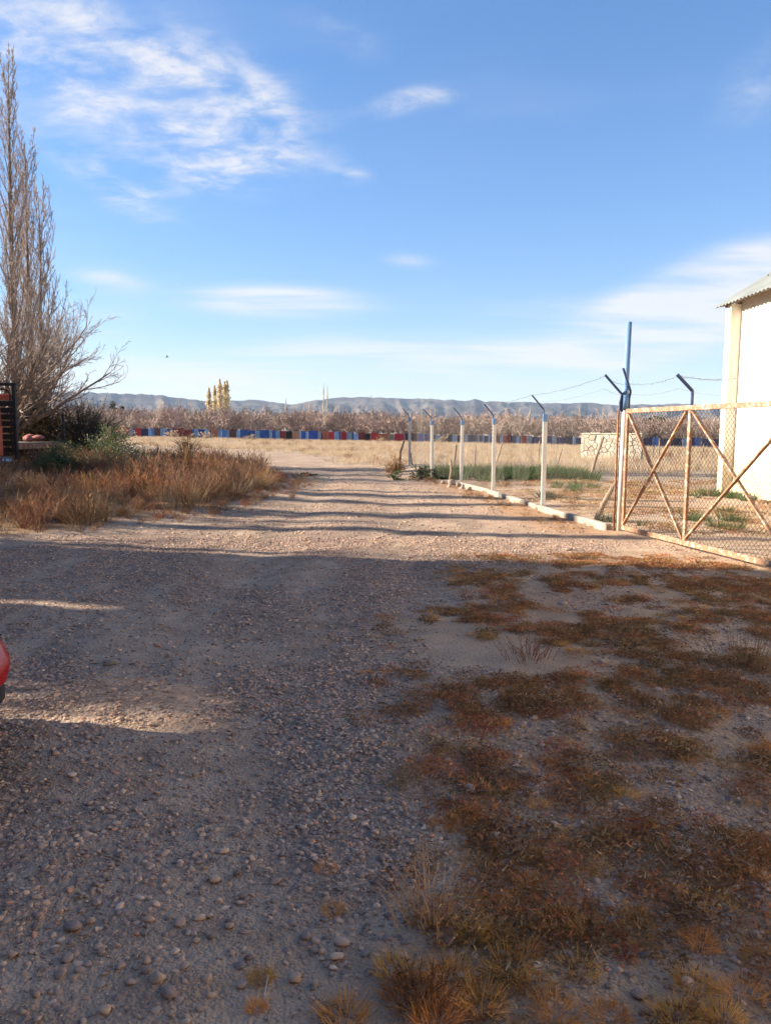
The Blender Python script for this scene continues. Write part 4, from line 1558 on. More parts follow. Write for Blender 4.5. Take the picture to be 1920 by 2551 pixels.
def tree(name, base, trunk_h, trunk_r, P, label, cat, mats, dirv=Vector((0, 0, 1)), group=None, limbs=None):
    """trunk and crown as two parts"""
    t = thing(name, base, label, cat, group)
    mb = MB(); tb = MB()
    base = Vector(base)
    n = 8
    pts, rad = [], []
    for i in range(n + 1):
        f = i / n
        pts.append(base + dirv.normalized() * trunk_h * f + Vector((math.sin(f * 5 + base.x), math.cos(f * 4 + base.y), 0)) * P.get('twob', .1) * f)
        rad.append(trunk_r * (1.35 - .35 * min(1, f * 6)) * (1 - P.get('ttap', .85) * f))
    pts[0] = pts[0] - Vector((0, 0, .3))
    tb.tube(pts, rad, 10, cap=False)
    tb.build('trunk', mats[0], t, smooth=True)
    k = P['limbs']
    for i in range(k):
        f = P['lfrom'] + (P['lto'] - P['lfrom']) * (i + random.random() * .8) / k
        a = min(n - 1, int(f * n)); s = pts[a].lerp(pts[a + 1], f * n - a)
        az = (i * 2.4 + random.uniform(-.5, .5)) if limbs is None else random.choice(limbs) + random.uniform(-.5, .5)
        ang = P['lang'] * random.uniform(.75, 1.25)
        d = Vector((math.cos(az) * math.sin(ang), math.sin(az) * math.sin(ang), math.cos(ang)))
        L = P['llen'](f) * random.uniform(.75, 1.1)
        grow(mb, s, d, L, max(P['rmin'] * 2, rad[a] * P['lrad']), 0, P)
    mb.build('crown', mats[1], t)
    return t


# tall Lombardy poplars at the left edge
POP = dict(seg=[7, 4, 3], wig=[.07, .09, .12], up=[.20, .16, .10], rmin=.0075, taper=[.9, .85, .8], sides=[5, 4, 3], kids=[(11, 14), (4, 7), 0], ang=[.40, .55, 0],
           len=[.33, .40, 0], short=[.45, .4, 0], rk=[.42, .5, 0], limbs=46, lfrom=.06, lto=.97, lang=.46, llen=lambda f: 1.2 + 3.9 * (1 - f) ** .8, lrad=.32, ttap=.93)
POP['from'] = [.12, .2, 0]
random.seed(21)
base = Vector((-16.25, 34.0, tz(-16.25, 34.0)))
pop1 = tree('poplar_tree', base, 17.0, .20, dict(POP, limbs=54), 'tall bare poplar rising behind the old truck at the left edge', 'tree', (M['bark'], M['twig']))
random.seed(22)
p2 = Vector((-16.5, 36.0, tz(-16.5, 36.0)))
pop2 = tree('poplar_tree', p2, 14.4, .16, dict(POP, limbs=44), 'middle one of the three bare poplars at the left edge', 'tree', (M['bark'], M['twig']))

random.seed(23)
p3 = Vector((-15.5, 34.8, tz(-15.5, 34.8)))
pop3 = tree('poplar_tree', p3, 11.6, .13, dict(POP, limbs=36), 'lowest of the three bare poplars, right of the other two', 'tree', (M['bark'], M['twig']))
# spreading bare tree reaching over the truck
SPR = dict(seg=[8, 5, 4, 3], wig=[.09, .12, .14, .15], up=[.045, .08, .07, .02], rmin=.006, taper=[.8, .85, .85, .8], sides=[6, 5, 4, 3], kids=[(9, 12), (5, 7), (2, 4), 0],
           ang=[.55, .6, .6, 0], len=[.48, .42, .45, 0], short=[.35, .3, .3, 0], rk=[.5, .5, .55, 0], limbs=20, lfrom=.40, lto=1.0, lang=.95, llen=lambda f: 5.1, lrad=.5, ttap=.35)
SPR['from'] = [.18, .2, .2, 0]
random.seed(33)
bs = Vector((-14.9, 29.8, tz(-14.9, 29.8)))
spread = tree('spreading_tree', bs, 2.2, .26, SPR, 'wide spreading bare tree whose arched limbs reach right over the truck', 'tree', (M['bark'], M['twig']), limbs=[-.5, -.2, 0, .3, .6, -.1, -1.2, 1.4, 3.2])

# bare trees further left, beyond the frame, whose trunks throw the streaks of shade over the track
random.seed(5)
for i, (x, y, s) in enumerate([(-15.5, 15.6, .55), (-21, 19.0, .6), (-16.5, 20.4, .5), (-20, 23.0, .6)]):
    copy_tree(pop2 if i % 2 else pop1, (x, y, tz(x, y)), i * 1.3, (s * 1.5, s * 1.5, s * .62), '%s bare poplar from the shed in the row beyond the left edge' % ['first', 'second', 'third', 'fourth'][i], 'poplars beyond the left edge')


def leaf_cloud(mb, n, fn, size):
    for i in range(n):
        p = fn()
        a = Vector((random.gauss(0, 1), random.gauss(0, 1), random.gauss(0, 1))).normalized()
        b_ = a.cross(Vector((random.gauss(0, 1), random.gauss(0, 1), random.gauss(0, 1)))).normalized()
        s = size * random.uniform(.6, 1.3)
        mb.add([p - a * s * .5, p + b_ * s * .3, p + a * s * .5, p - b_ * s * .3], [(0, 1, 2, 3)])


def bush(name, base, rx, ry, rz, label, cat, leaf, stem, n_leaf, n_stem, size, zoff=0.0, lean=Vector((0, 0, 0)), group=None, tw=4):
    t = thing(name, base, label, cat, group)
    sb, lb = MB(), MB()
    base = Vector(base)
    ends = []
    for i in range(n_stem):
        a = random.uniform(0, 6.28); e = math.acos(random.uniform(.05, 1))
        d = Vector((math.cos(a) * math.sin(e) * rx, math.sin(a) * math.sin(e) * ry, math.cos(e) * rz + zoff)) * random.uniform(.6, 1.02) + lean
        p0 = base + Vector((d.x * .06, d.y * .06, -.05))
        mid = base + Vector((d.x * .38, d.y * .38, d.z * .62)) + Vector((random.gauss(0, .05), random.gauss(0, .05), 0)) * rx
        end = base + d
        r0 = .012 * rz + .004
        sb.tube([p0, mid, end], [r0, r0 * .6, r0 * .25], 4, cap=False)
        for k in range(tw):
            f = random.uniform(.3, 1); s = mid.lerp(end, f) if random.random() < .7 else p0.lerp(mid, f)
            w = (end - mid).normalized() + Vector((random.gauss(0, .6), random.gauss(0, .6), random.gauss(0, .5)))
            e2 = s + w.normalized() * rz * random.uniform(.10, .30)
            sb.tube([s, s.lerp(e2, .5) + Vector((0, 0, .02)), e2], [r0 * .35, r0 * .25, r0 * .12], 3, cap=False)
            ends.append((s, e2))
    sb.build('stems', stem, t)
    if n_leaf:
        cl = random.sample(ends, max(1, int(len(ends) * .75)))
        leaf_cloud(lb, n_leaf, lambda: (lambda c: c[0].lerp(c[1], random.random()) + Vector((random.gauss(0, 1), random.gauss(0, 1), random.gauss(0, 1))) * rz * .06)(random.choice(cl)), size)
        lb.build('foliage', leaf, t)
    return t


random.seed(44)
p = Vector((-14.2, 31.0, tz(-14.2, 31)))
bush('shrub', p, 2.0, 1.6, 3.5, 'tall olive brown leafy shrub directly behind the truck headboard', 'shrub', M['leaf_olive'], M['twig_dark'], 9000, 110, .11)
p = Vector((-12.6, 31.5, tz(-12.6, 31.5)))
bush('shrub', p, 2.3, 1.6, 2.7, 'dark tangled twiggy shrub reaching right behind the truck bed', 'shrub', M['leaf_dark'], M['twig_dark'], 3200, 260, .08, tw=10)
p = gp(262, 1205); p = Vector((-9.0, 25.5, tz(-9, 25.5)))
bush('shrub', p, 1.3, 1.0, 1.6, 'rounded green leafy shrub right of the truck bed', 'shrub', M['leaf_green'], M['twig'], 9000, 90, .06)
p = Vector((-10.5, 24.6, tz(-10.5, 24.6)))
bush('shrub', p, 1.0, .8, 1.2, 'smaller green shrub in front of the stake of the truck bed', 'shrub', M['leaf_green'], M['twig_dark'], 5000, 60, .06)
p = Vector((-12.6, 23.2, tz(-12.6, 23.2)))
bush('shrub', p, 1.1, .7, .75, 'low dark green shrub in the shade beside the truck wheel', 'shrub', M['leaf_dark'], M['twig_dark'], 1500, 30, .06)
p = Vector((-7.4, 28.5, tz(-7.4, 28.5)))
bush('shrub', p, 1.0, .9, 1.5, 'rounded rust coloured dry bush above the verge weeds', 'shrub', M['weed_rust'], M['weed_rust'], 1600, 90, .05, tw=7)
p = gp(985, 1180)
bush('shrub', p + Vector((0, .3, 0)), .55, .5, .75, 'brown and green bush at the foot of the curved stake', 'shrub', M['weed_rust'], M['weed_rust'], 1100, 50, .05, tw=6)
p = gp(985, 1196)
bush('shrub', p, .35, .3, .35, 'small green plant in front of the curved stake', 'shrub', M['leaf_green'], M['leaf_green'], 700, 20, .05)
p = gp(1055, 1176)
bush('shrub', p + Vector((0, .5, 0)), .8, .5, .55, 'low dark green shrub between the last two concrete posts', 'shrub', M['leaf_dark'], M['twig_dark'], 1400, 30, .06)
p = gp(763, 1186)
bush('shrub', p, .5, .3, .14, 'small flat green plant at the left edge of the far track', 'plant', M['grass_green'], M['grass_green'], 500, 16, .06)
for (x, d, lb, rx, h) in [(427, 122, 'yellowish bush before the dark red sheets of the panel fence', 1.5, 1.6), (513, 122, 'yellowish bush before the blue sheets left of the rusty one', 1.5, 1.3), (625, 122, 'low brown bush before the long blue sheets', 1.4, 1.0),
                          (480, 122, 'small brown bush right of the dark red sheets', .9, .9), (310, 118, 'tall straw coloured bush before the leftmost red sheet', 2.0, 2.2), (950, 121, 'brown bush before the rusty sheets in the middle', 1.5, 1.1),
                          (1100, 121, 'straw coloured bush before the navy sheets behind the fence', 1.3, 1.6)]:
    q = at(x, 1095, d); q.z = tz(q.x, d)
    bush('shrub', q, rx, rx * .7, h, lb, 'shrub', M['weed_tan'] if 'brown' in lb else M['straw'], M['weed_tan'], 350, 40, .22, tw=5)

# ------------------------------------------------------------------ orchard of bare fruit trees
ORC = dict(seg=[5, 4, 3], wig=[.14, .18, .2], up=[.05, .02, .03], rmin=.022, taper=[.7, .8, .7], sides=[4, 3, 3], kids=[(7, 9), (4, 5), 0], ang=[.75, .8, 0],
           len=[.5, .5, 0], short=[.3, .3, 0], rk=[.5, .6, 0], limbs=8, lfrom=.55, lto=1.0, lang=.85, llen=lambda f: 2.7, lrad=.55, ttap=.3, twob=.05)
ORC['from'] = [.2, .15, 0]
protos = []
random.seed(77)
olab = 'bare pinkish brown fruit tree of the orchard behind the panel fence'
for k in range(5):
    x, y = -58 + k * 4.3, 133
    q = tree('fruit_tree', Vector((x, y, tz(x, y))), 1.5, .13, ORC, olab, 'tree', (M['twig_pink'], M['twig_pink']), group='bare fruit trees of the orchard')
    protos.append(q)
k = 0
for row, y in enumerate((133, 138.5, 144, 150)):
    xs = np.arange(-58, 74, 3.6 if row else 4.3)
    for j, x in enumerate(xs):
        if row == 0 and j < 5: continue
        xx = x + random.uniform(-.8, .8) + (row % 2) * 1.8; yy = y + random.uniform(-1, 1)
        copy_tree(protos[k % 5], (xx, yy, tz(xx, yy)), random.uniform(0, 6.28), (lambda q: (q, q, q * 1.22))(random.uniform(.95, 1.25))); k += 1
ocoll = bpy.data.collections.new('orchard_source')
for q in protos:
    for ch in q.children:
        if ch.name.startswith('crown'):
            s = bpy.data.objects.new('orchard_crown', ch.data); ocoll.objects.link(s)
n = 420
pts = np.stack([RNG.uniform(-95, 110, n), RNG.uniform(156, 215, n), np.zeros(n)], 1); pts[:, 2] = terrain(pts[:, 0], pts[:, 1])
sc = RNG.uniform(1.2, 1.75, n)
scatter('orchard', pts, np.stack([np.zeros(n), np.zeros(n), RNG.uniform(0, 6.28, n)], 1), np.stack([sc] * 3, 1), RNG.integers(0, 5, n), ocoll,
        'far mass of bare orchard trees reading as one brown haze of twigs', 'orchard')


# ------------------------------------------------------------------ far trees
def far_base(x, d):
    q = at(x, 1080, d)
    return Vector((q.x, d, tz(q.x, d)))


def columnar(x, d, ytop, w_px, label, group, leafy=True, mats=None):
    b_ = far_base(x, d)
    top = at(x, ytop, d).z
    Hh = top - b_.z
    w = w_px * d / FPX
    t = thing('poplar_tree', b_, label, 'tree', group)
    tb, cb = MB(), MB()
    tb.tube([b_ - Vector((0, 0, .5)), b_ + Vector((0, 0, Hh * .5)), b_ + Vector((.1, 0, Hh))], [.25, .15, .03], 6, cap=False)
    tb.build('trunk', M['bark'] if leafy else M['twig_pale'], t)
    for i in range(70 if leafy else 46):
        f = random.uniform(.12, .95)
        s = b_ + Vector((0, 0, Hh * f * .92))
        a = random.uniform(0, 6.28)
        rad_ = w * .5 * (1 - f ** 3) * random.uniform(.4, 1)
        e = s + Vector((math.cos(a) * rad_, math.sin(a) * rad_, Hh * random.uniform(.08, .2)))
        cb.tube([s, s.lerp(e, .5) + Vector((math.cos(a), math.sin(a), 0)) * rad_ * .2, e], [.05, .035, .015] if leafy else [.06, .04, .02], 3, cap=False)
    cb.build('branches', M['twig_pale'], t)
    if leafy:
        lb = MB()

        def fn():
            f = random.random() ** .9
            a = random.uniform(0, 6.28)
            rad_ = w * .5 * math.sin(math.pi * min(1, .12 + f * .88)) ** .6 * math.sqrt(random.random()) * (.65 + .35 * math.sin(f * 31 + a * 2))
            return b_ + Vector((math.cos(a) * rad_, math.sin(a) * rad_, Hh * (.06 + .94 * f)))
        leaf_cloud(lb, int(2300 * Hh / 17), fn, .45)
        lb.build('crown', M['leaf_yellow'], t)


random.seed(91)
gl = 'clump of yellow poplars beyond the orchard'
for (x, d, y, w, lb) in [(522, 226, 966, 21, 'leftmost short yellow poplar of the far clump'), (536, 230, 960, 21, 'second thin yellow poplar of the far clump'),
                         (549, 224, 944, 26, 'tallest yellow poplar in the middle of the far clump'), (561, 228, 950, 24, 'yellow poplar just right of the tallest of the far clump'),
                         (567, 236, 947, 22, 'rightmost yellow poplar of the far clump')]:
    columnar(x, d, y, w, lb, gl)
for (x, d, y, w, lb) in [(806, 230, 951, 11, 'tall pale bare poplar alone above the orchard'), (815, 236, 958, 9, 'thinner pale bare poplar beside the tall one above the orchard'),
                         (712, 240, 992, 12, 'faint bare poplar left of the tall pale pair'), (770, 245, 1000, 10, 'short faint bare poplar just left of the tall pale pair'),
                         (844, 250, 1015, 10, 'short bare poplar right of the tall pale pair'), (1072, 250, 1012, 10, 'bare poplar above the second concrete post'),
                         (1083, 250, 1016, 8, 'short bare poplar right of the second concrete post'), (1258, 240, 1018, 16, 'bare poplar right of the fourth concrete post'),
                         (1292, 238, 1016, 18, 'bare poplar between the fourth and the nearest concrete post'), (1318, 244, 1018, 14, 'bare poplar just left of the nearest concrete post'),
                         (1440, 240, 1018, 14, 'bare poplar above the pale stone wall'), (1500, 240, 1015, 14, 'bare poplar left of the gate post')]:
    columnar(x, d, y, w, lb, 'bare poplars beyond the orchard', False)


def round_tree(x, d, ytop, w_px, label, leaf, name='leafy_tree', n=900, conifer=False):
    b_ = far_base(x, d)
    top = at(x, ytop, d).z; Hh = top - b_.z; w = w_px * d / FPX
    t = thing(name, b_, label, 'tree')
    tb = MB(); tb.tube([b_ - Vector((0, 0, .5)), b_ + Vector((0, 0, Hh * .7))], [.25, .1], 6, cap=False); tb.build('trunk', M['bark'], t)
    lb = MB()
    lobes = []
    for i in range(14):
        a = random.uniform(0, 6.28); r_ = random.uniform(.1, .75)
        f = random.uniform(.3, .95)
        if conifer: r_ *= (1.1 - f)
        lobes.append((b_ + Vector((math.cos(a) * r_ * w * .5, math.sin(a) * r_ * w * .5, Hh * f)), w * random.uniform(.12, .24)))

    def fn():
        c, s = random.choice(lobes)
        v = Vector((random.gauss(0, 1), random.gauss(0, 1), random.gauss(0, .8))).normalized()
        q = c + v * s * random.uniform(.5, 1.05)
        q.z = min(q.z, b_.z + Hh)
        return q
    leaf_cloud(lb, n, fn, .5)
    lb.build('crown', leaf, t)


round_tree(283, 215, 999, 36, 'dark conifer on the left rising above the orchard', M['leaf_dark'], 'conifer_tree', 900, True)
round_tree(305, 218, 1008, 34, 'second dark conifer just right of the first on the left', M['leaf_dark'], 'conifer_tree', 800, True)
round_tree(296, 205, 1020, 26, 'small yellow tree below the dark conifers', M['leaf_yellow'], n=500)
round_tree(590, 225, 1030, 26, 'dark rounded tree right of the yellow poplars', M['leaf_dark'], n=600)
round_tree(612, 228, 1031, 22, 'second smaller dark tree right of the yellow poplars', M['leaf_dark'], n=500)
round_tree(1152, 200, 1040, 50, 'broad yellow green tree behind the third concrete post', M['leaf_yellow'], n=1100)
round_tree(1176, 220, 1036, 22, 'small dark conifer behind the yellow green tree', M['leaf_dark'], 'conifer_tree', 500, True)
round_tree(1127, 215, 1044, 40, 'dark tree left of the third concrete post top', M['leaf_dark'], n=600)
round_tree(1632, 150, 1038, 52, 'dark green tree seen through the left half of the gate', M['leaf_dark'], n=1200)

# mast on the ridge
q = at(924, 992, 4560)
mt_ = thing('radio_mast', (q.x, 4560, q.z - 12), 'thin tiny mast standing on the ridge of the hills', 'mast')
mb = MB()
mb.tube([q - Vector((0, 0, 12)), q + Vector((0, 0, 17))], 1.1, 4); mb.build('pole', M['black_steel'], mt_)
mb = MB(); mb.beam(q + Vector((-7, 0, 12)), q + Vector((7, 0, 12)), 1.2, 1.2); mb.build('crossarm', M['black_steel'], mt_)

# bird
q = at(416, 889, 60)
bt = thing('bird', q, 'tiny dark bird flying above the hills at left', 'bird')
mb = MB(); mb.tube([q + Vector((-.10, 0, -.05)), q + Vector((-.03, 0, 0)), q + Vector((.05, 0, .01)), q + Vector((.12, 0, .03))], [.012, .035, .035, .012], 8); mb.build('body', M['bird'], bt, smooth=True)
for s in (-1, 1):
    mb = MB(); w0 = q + Vector((-.04, 0, .02)); w1 = q + Vector((.05, 0, .02)); e = q + Vector((-.02, s * .10, .16 if s > 0 else .14))
    mb.add([w0, w1, e, w0 + Vector((0, 0, .012)), w1 + Vector((0, 0, .012)), e + Vector((0, 0, .008))], [(0, 1, 2), (5, 4, 3), (0, 3, 4, 1), (1, 4, 5, 2), (2, 5, 3, 0)]); mb.build('wing', M['bird'], bt)


# ------------------------------------------------------------------ old truck at the left edge
def truck():
    XR = -12.05; XL = XR - 2.4
    YB0, YB1 = 25.0, 28.7
    g0 = tz(-13, 26)
    t = thing('old_truck', (XR - 1.2, 25, g0), 'old red flatbed truck with black headboard standing in the weeds at left', 'truck')

    def V3(x, y, z): return Vector((x, y, z + g0))
    # cab, facing the camera
    cb = MB()
    secs = [(22.7, .55, 1.25, .96), (22.85, .50, 1.45, 1.0), (23.5, .50, 1.62, 1.02), (23.75, .50, 2.30, .99), (24.1, .50, 2.48, .97), (24.65, .50, 2.45, .97)]
    ring = 18
    vs, fs = [], []
    xc = XR - 1.27
    for (y, zb, zt, hw) in secs:
        for k in range(ring):
            a = 2 * math.pi * k / ring
            c, s = math.cos(a), math.sin(a)
            sx = math.copysign(abs(c) ** .35, c); sz = math.copysign(abs(s) ** .35, s)
            vs.append(V3(xc + sx * hw, y, (zb + zt) / 2 + sz * (zt - zb) / 2))
    for i in range(len(secs) - 1):
        for k in range(ring):
            q = (k + 1) % ring
            fs.append((i * ring + k, (i + 1) * ring + k, (i + 1) * ring + q, i * ring + q))
    fs.append(tuple(range(ring))); fs.append(tuple(reversed(range((len(secs) - 1) * ring, len(secs) * ring))))
    cb.add(vs, fs)
    cab = cb.build('cab', M['truck_red'], t, smooth=True)
    mb = MB(); mb.add([V3(xc - .8, 23.44, 1.68), V3(xc + .8, 23.44, 1.68), V3(xc + .74, 23.68, 2.25), V3(xc - .74, 23.68, 2.25)], [(0, 1, 2, 3)]); mb.build('windscreen', M['glass_dark'], cab)
    mb = MB(); mb.box(V3(xc + 1.0, 24.15, 1.95), (.06, .62, .5), None, .02); mb.build('side_window', M['glass_dark'], cab)
    mb = MB(); mb.box(V3(xc + 1.005, 24.15, 1.15), (.05, .85, .95), None, .02); d_ = mb.build('door', M['truck_red'], cab)
    mb = MB(); mb.box(V3(xc, 22.66, .62), (2.1, .14, .2), None, .04); mb.build('bumper', M['chrome'], t)
    for s in (-.7, .7):
        mb = MB(); mb.disc_cyl(V3(xc + s, 22.68, .98), (0, 1, 0), .12, .08, 18); mb.build('headlight', M['chrome'], t)
    mb = MB(); mb.tube([V3(XR - .28, 24.2, .46), V3(XR - .28, 24.95, .46)], .2, 16); mb.build('fuel_tank', M['chrome'], t)
    # black headboard rack with slats
    hb = MB()
    for x in (XL + .05, XR - .05):
        hb.beam(V3(x, 25.05, .55), V3(x, 25.05, 2.98), .12, .10, .01)
    hb.beam(V3(XL, 25.05, 2.98), V3(XR + .02, 25.05, 2.98), .10, .10, .01)
    hb.tube([V3(XR - .17, 25.02, .7), V3(XR - .17, 25.02, 2.62), V3(XR - .24, 25.02, 2.76), V3(XR - .4, 25.02, 2.82), V3(XL + .3, 25.02, 2.82)], .03, 6)
    rack = hb.build('headboard_frame', M['black_steel'], t)
    for i in range(9):
        mb = MB(); z = .85 + i * .215
        mb.box(V3(XR - 1.2, 25.10, z), (2.2, .04, .17), None, .008)
        mb.build('slat', M['truck_red'] if i >= 8 else M['black_steel'], rack)
    # bed
    bd = MB(); bd.box(V3(XR - 1.2, (YB0 + YB1) / 2 + .1, 1.03), (2.36, YB1 - YB0 - .05, .10), None, .015)
    bed = bd.build('flatbed', M['twig_dark'], t)
    for s in (XR - .04, XL + .04):
        mb = MB(); mb.beam(V3(s, YB0 + .15, .96), V3(s, YB1 + .1, .96), .06, .18); mb.build('side_rail', M['rust_pipe'], bed)
    for s in (XR - .02, XL + .02):
        mb = MB(); mb.beam(V3(s, YB1 - .02, .55), V3(s, YB1 - .02, 2.12), .075, .075, .006); mb.build('stake_post', M['black_steel'], t)
    for s in (-.45, .45):
        mb = MB(); mb.beam(V3(XR - 1.2 + s, 22.8, .72), V3(XR - 1.2 + s, YB1 - .1, .72), .09, .2); mb.build('chassis_rail', M['black_steel'], t)
    for (x, y) in ((XR - .25, 23.35), (XL + .25, 23.35), (XR - .25, 27.3), (XL + .25, 27.3)):
        mb = MB(); c = V3(x, y, .46)
        mb.tube([c + Vector((q, 0, 0)) for q in (-.13, -.11, 0, .11, .13)], [.40, .45, .465, .45, .40], 26); w = mb.build('wheel', M['tyre'], t, smooth=True)
        mb = MB(); mb.disc_cyl(c, (1, 0, 0), .24, .275, 20); mb.build('rim', M['chrome'], w)
    for i, (dx, y, s) in enumerate([(-.55, 27.7, .22), (-.95, 27.9, .25), (-.7, 27.3, .20)]):
        me = stone_mesh('sack', 300 + i); o = link_mesh('sack', me, M['sack_red'])
        o.location = V3(XR + dx, y, 1.085 + s * .58); o.scale = (s * 1.25, s, s * .62); o.rotation_euler = (0, 0, i)
        tag(o, ['reddish sack nearest the right side of the truck bed', 'largest reddish sack, in the middle of the truck bed', 'smallest reddish sack, in front of the other two on the truck bed'][i], 'sack', 'sacks on the truck bed')


truck()


# ------------------------------------------------------------------ red car, only its nose in view
def car():
    NX, YC = -1.765, 3.30
    HW = .83
    gz = tz(-3, 3.4)
    t = thing('red_car', (NX - 2, YC, gz), 'shiny red car whose rounded nose just enters at the left edge', 'car')

    def P(x, y, z): return Vector((NX + x, YC + y, gz + z))
    # stations along the car, from nose to tail: x, z_low, z_high, half width
    st = [(0.0, .36, .41, .40), (-.012, .32, .445, .55), (-.035, .29, .48, .64), (-.08, .27, .535, .70), (-.16, .25, .61, .75), (-.35, .24, .76, .80), (-.8, .22, .88, HW), (-1.25, .22, .95, HW + .01),
          (-2.2, .22, .96, HW + .02), (-3.2, .22, .97, HW + .01), (-3.7, .24, .96, HW - .02), (-3.9, .28, .90, HW - .08), (-3.98, .36, .75, HW - .2)]
    ring = 28
    mb = MB(); vs, fs = [], []
    for (x, z0, z1, hw) in st:
        for k in range(ring):
            a = 2 * math.pi * k / ring
            c, s = math.cos(a), math.sin(a)
            sy = math.copysign(abs(c) ** .45, c); sz = math.copysign(abs(s) ** .5, s)
            bul = 1 - .05 * max(0, sz) ** 2
            # nose is bowed in plan: the middle runs further forward
            vs.append(P(x - (.06 * max(0, -sz) if x > -.5 else 0) - (.30 if x > -.5 else .12) * abs(sy) ** 3 * min(1, (hw / HW)), sy * hw * bul, (z0 + z1) / 2 + sz * (z1 - z0) / 2))
    for i in range(len(st) - 1):
        for k in range(ring):
            q = (k + 1) % ring
            fs.append((i * ring + k, i * ring + q, (i + 1) * ring + q, (i + 1) * ring + k))
    fs.append(tuple(reversed(range(ring)))); fs.append(tuple(range((len(st) - 1) * ring, len(st) * ring)))
    mb.add(vs, fs)
    body = mb.build('body', M['car_red'], t, smooth=True)
    # greenhouse
    def loft(pts, name, mat, parent):
        mb = MB(); vs, fs = [], []
        for (x0, x1, hw, z) in pts:
            vs += [P(x0, -hw, z), P(x1, -hw, z), P(x1, hw, z), P(x0, hw, z)]
        for i in range(len(pts) - 1):
            a = i * 4
            for k in range(4):
                q = (k + 1) % 4
                fs.append((a + k, a + q, a + 4 + q, a + 4 + k))
        fs.append((len(pts) * 4 - 4, len(pts) * 4 - 3, len(pts) * 4 - 2, len(pts) * 4 - 1))
        mb.add(vs, fs)
        return mb.build(name, mat, parent)
    loft([(-1.15, -3.75, .78, .93), (-1.72, -3.62, .66, 1.36)], 'windows', M['glass_dark'], body)
    loft([(-1.70, -3.64, .665, 1.36), (-1.80, -3.55, .62, 1.44), (-2.0, -3.4, .5, 1.47)], 'roof', M['car_red'], body)
    # dark lower air intake and fog lamp recess on the near corner
    mb = MB()
    cv = []
    for a in np.linspace(-1.0, 1.0, 15):
        cv.append(P(-.10 - .22 * abs(a) ** 3, a * .56, .30))
    mb.tube(cv, .050, 8); mb.build('air_intake', M['tyre'], body, smooth=True)
    for s in (-1, 1):
        mb = MB(); mb.disc_cyl(P(-.52, s * .58, .66), (1, s * .45, .3), .12, .10, 18); mb.build('headlight', M['chrome'], body)
        mb = MB(); mb.box(P(-1.35, s * .93, 1.0), (.12, .20, .14), None, .04); mb.build('wing_mirror', M['car_red'], body)
        mb = MB(); mb.box(P(-2.0, s * (HW + .022), .72), (1.1, .012, .5), None, .004); dr = mb.build('door', M['car_red'], body)
        mb = MB(); mb.box(P(-2.4, s * (HW + .04), .82), (.16, .03, .03), None, .008); mb.build('handle', M['chrome'], dr)
    for x in (-.82, -3.25):
        for s in (-1, 1):
            c = P(x, s * (HW - .09), .30)
            mb = MB(); mb.tube([c + Vector((0, q, 0)) for q in (-.11, -.09, 0, .09, .11)], [.26, .295, .305, .295, .26], 26); w = mb.build('wheel', M['tyre'], t, smooth=True)
            mb = MB(); mb.disc_cyl(c + Vector((0, s * .02, 0)), (0, 1, 0), .19, .20, 20); mb.build('rim', M['chrome'], w)


car()


# ------------------------------------------------------------------ sheds left of the frame that shade the foreground
def shed(y0, y1, label, h=7.0, x0=-24.0, x1=-14.0):
    t = thing('shed', ((x0 + x1) / 2, (y0 + y1) / 2, 0), label, 'shed')
    xm = (x0 + x1) / 2; ym = (y0 + y1) / 2
    mb = MB(); mb.box((xm, ym, h / 2 - .2), (x1 - x0, y1 - y0, h + .4)); mb.build('wall', M['concrete'], t)
    mb = MB()
    vs = [(x0 - .3, y0 - .0, h + .02), (xm, y0, h + 1.6), (x1 + .3, y0, h + .02), (x0 - .3, y1, h + .02), (xm, y1, h + 1.6), (x1 + .3, y1, h + .02)]
    mb.add(vs, [(0, 1, 4, 3), (1, 2, 5, 4), (0, 2, 1), (3, 4, 5), (0, 3, 5, 2)]); mb.build('roof', M['zinc'], t)
    mb = MB(); mb.box((x1 + .03, ym, 1.3), (.08, 2.2, 2.6)); mb.build('door', M['wood_grey'], t)


shed(6.95, 8.55, 'small grey shed beyond the left edge, its gaps shaped to let light through', x0=-16.0)  # unseen shed split off so a thin light streak crosses the ground
shed(8.98, 11.85, 'grey shed beyond the left edge that shades the entrance', x0=-16.0)
mb = MB(); mb.box((-14.8, 8.765, 6.6), (1.4, .42, 3.2)); o = mb.build('light_blocker', M['concrete'])  # unseen block added to cut short the streak from this slit
tag(o, 'narrow unseen block added between the two small sheds to stop light', 'light blocker')
shed(-26, 5.5, 'long grey shed beyond the left edge that shades the foreground')
mb = MB(); mb.box((-14.8, 6.22, 6.9), (1.4, 1.42, 2.6)); o = mb.build('light_blocker', M['concrete'])  # unseen block added to limit the sun patch from this gap
tag(o, 'unseen block added between the long and the small shed to stop light', 'light blocker')


